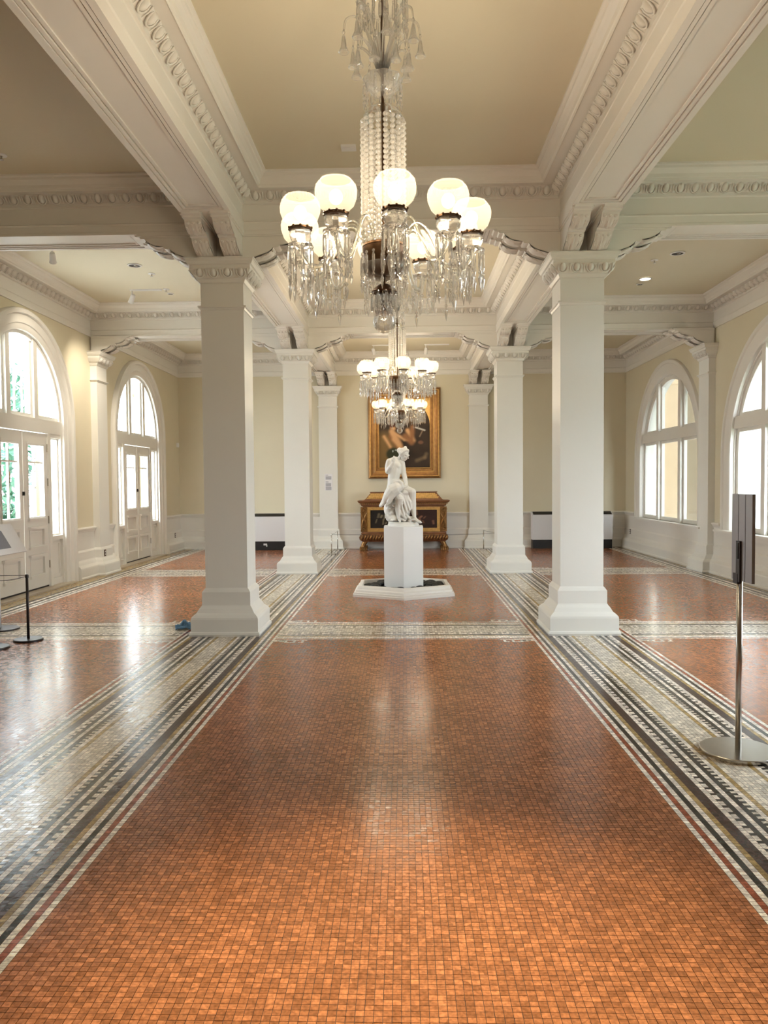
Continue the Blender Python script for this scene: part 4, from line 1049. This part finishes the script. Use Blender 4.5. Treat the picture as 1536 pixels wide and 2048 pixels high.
# cards on the back-left pilaster
def card(label, z0, z1, lines, x0=-1.80, x1=-1.62):
    y = YB-.112
    t = thing('printed_card', label, 'label', ((x0+x1)/2, y, z0), 0, 'printed cards on the pilaster'); w = (x1-x0)/2
    MB().box(-w, w, -.008, 0, 0, z1-z0).build('card', PAPER, t)
    m = MB()
    for z, a, b_ in lines: m.box(-w*.72+2*w*.72*a, -w*.72+2*w*.72*b_, -.0095, -.008, z, z+.012)
    m.build('text_lines', INK, t)
card('upper printed card on the left back pilaster', 1.565, 1.715, [(.115,0,.45)]+[(.08-.019*k,0,1) for k in range(4)])
card('lower printed card on the left back pilaster', 1.335, 1.555, [(.19,0,.5)]+[(.155-.019*k,0,.95) for k in range(4)]+[(.07-.019*k,0,1) for k in range(4)])
# wall sensor and sockets
o = MB().box(0, .04, -.035, .035, -.05, .05).box(.04, .048, -.02, .02, -.03, .03).build('wall_sensor', WHITEP); o.location = (XL, 17.55, 2.40); tag(o, 'small white sensor box high in the back left corner', 'sensor')
def socket(label, loc, rotz):
    t = thing('wall_socket', label, 'socket', loc, rotz, 'wall sockets')
    MB().box(-.035,.035,-.006,0,-.055,.055).build('plate', BRZ, t); MB().box(-.014,.014,-.009,-.006,.01,.035).box(-.014,.014,-.009,-.006,-.035,-.01).build('outlet', PAPER, t)
socket('dark wall socket on the base of the left wall pilaster', (XL+.141, Y2-.15, .36), PI/2)
socket('small wall socket on the left wall beyond the far doors', (XL+.031, 17.2, .36), PI/2)
socket('small wall socket on the right wall beyond the far window', (XR-.031, 17.25, .38), -PI/2)

# ------------------------------------------------------------------ ceiling fittings
def downlight(label, x, y, r, lit=False, cat='downlight'):
    t = thing('recessed_downlight', label, cat, (x, y, ZC), 0, 'recessed ceiling fittings')
    MB().lathe([(r*1.12,-.002),(r*1.12,-.010),(r*.9,-.014),(r*.86,-.006)], 28).build('trim_ring', WHITEP, t, SA)
    MB().lathe([(r*.86,-.008),(r*.7,-.004),(0,-.003)], 28).build('lens' if lit else 'baffle', LEDW if lit else DARK, t, SA)
    if not lit: MB().ball((r*.2,0,-.008), (r*.35,r*.3,.006), 10, 6).build('reflector', STEEL, t, True)
downlight('dark recessed downlight in the ceiling of the left aisle', -3.587, 10.41, .085)
downlight('dark recessed downlight in the ceiling of the right aisle', 3.59, 10.25, .085)
downlight('lit recessed downlight in the ceiling of the right aisle', 3.56, 11.50, .085, True)
downlight('small dark ceiling vent behind the lit downlight, right aisle', 3.57, 11.80, .045)
downlight('small dark ceiling vent in the left aisle near the far beam', -3.575, 11.97, .045)
def sprinkler(label, x, y):
    t = thing('sprinkler_head', label, 'sprinkler', (x, y, ZC), 0, 'ceiling sprinklers')
    MB().lathe([(.05,-.001),(.048,-.008),(.015,-.012)], 20).build('escutcheon', WHITEP, t, SA); MB().tube([(0,0,-.01),(0,0,-.04)], .008, 8).lathe([(.02,-.04),(.02,-.043),(0,-.043)], 12).build('head', STEEL, t, SA)
sprinkler('small white sprinkler in the left aisle ceiling', -3.497, 10.84); sprinkler('white sprinkler beside the ceiling vent in the left aisle', -3.56, 11.70)
sprinkler('small white sprinkler in the right aisle ceiling', 3.39, 10.55); sprinkler('sprinkler in the dark ceiling at the upper left edge', -3.56, 6.92)
o = MB().box(-.065,.065,-.05,.05,-.02,0).box(-.012,.012,-.035,-.01,-.026,-.02).build('ceiling_plate', WHITEP); o.location = (-.45, 6.89, ZC); tag(o, 'small white plate on the central ceiling left of the near chandelier', 'ceiling plate')
def track_spot(label, x, y, aim, watt, tl=.35, size=50, colr=(1,.9,.74)):
    t = thing('track_spotlight', label, 'spotlight', (x, y, ZC), 0, 'track spotlights')
    MB().box(-.03, tl, -.018, .018, -.022, 0).build('track', WHITEP, t)
    MB().tube([(0,0,-.02),(0,0,-.10)], .010, 8).build('stem', WHITEP, t, True)
    d = (Vector(aim)-Vector((x,y,ZC-.13))).normalized(); qt = d.to_track_quat('-Z', 'Y')
    h_ = MB().lathe([(.0,.06),(.028,.058),(.036,.03),(.040,-.06),(.046,-.075),(.042,-.078),(.036,-.06)], 20).lathe([(0,-.055),(.036,-.056)], 16)
    ho = h_.build('head', WHITEP, t, SA); ho.rotation_mode = 'QUATERNION'; ho.rotation_quaternion = qt; ho.location = (0,0,-.13)
    MB().lathe([(0,-.062),(.034,-.063)], 16).build('lens', LEDW, ho)
    if watt:
        l = bpy.data.lights.new('spot_beam', 'SPOT'); l.energy = watt*SPOT_W; l.spot_size = math.radians(size); l.spot_blend = 1.0; l.color = colr; l.shadow_soft_size = .04
        lo = bpy.data.objects.new('spot_beam', l); COL.objects.link(lo); lo.parent = ho; lo.location = (0,0,-.085)
track_spot('white track spotlight hanging in the left aisle near the far beam', -4.08, 11.70, (XL, 12.6, 2.6), 130, .45, 70)
track_spot('white track spotlight half hidden by the near beam, left aisle', -4.31, 9.55, (XL, 11.8, 2.2), 110, .3, 70)
track_spot('left of two track spotlights above the painting', -.62, 16.65, (0, YB, 2.2), 50, .5, 60)
track_spot('right of two track spotlights above the painting', .50, 16.65, (.1, YB, 2.2), 50, .5, 60)
track_spot('track spotlight in the central ceiling lighting the statue', .9, 8.35, (0, 10.4, 1.4), 90, .3, 40)  # put in out of sight, behind the near beam, to brighten the statue
track_spot('track spotlight above the floor behind the viewer', .3, 1.3, (.06, 2.18, 0), 900, .3, 38, (1,.90,.60))  # unseen lamp added to make the pool of light on the floor
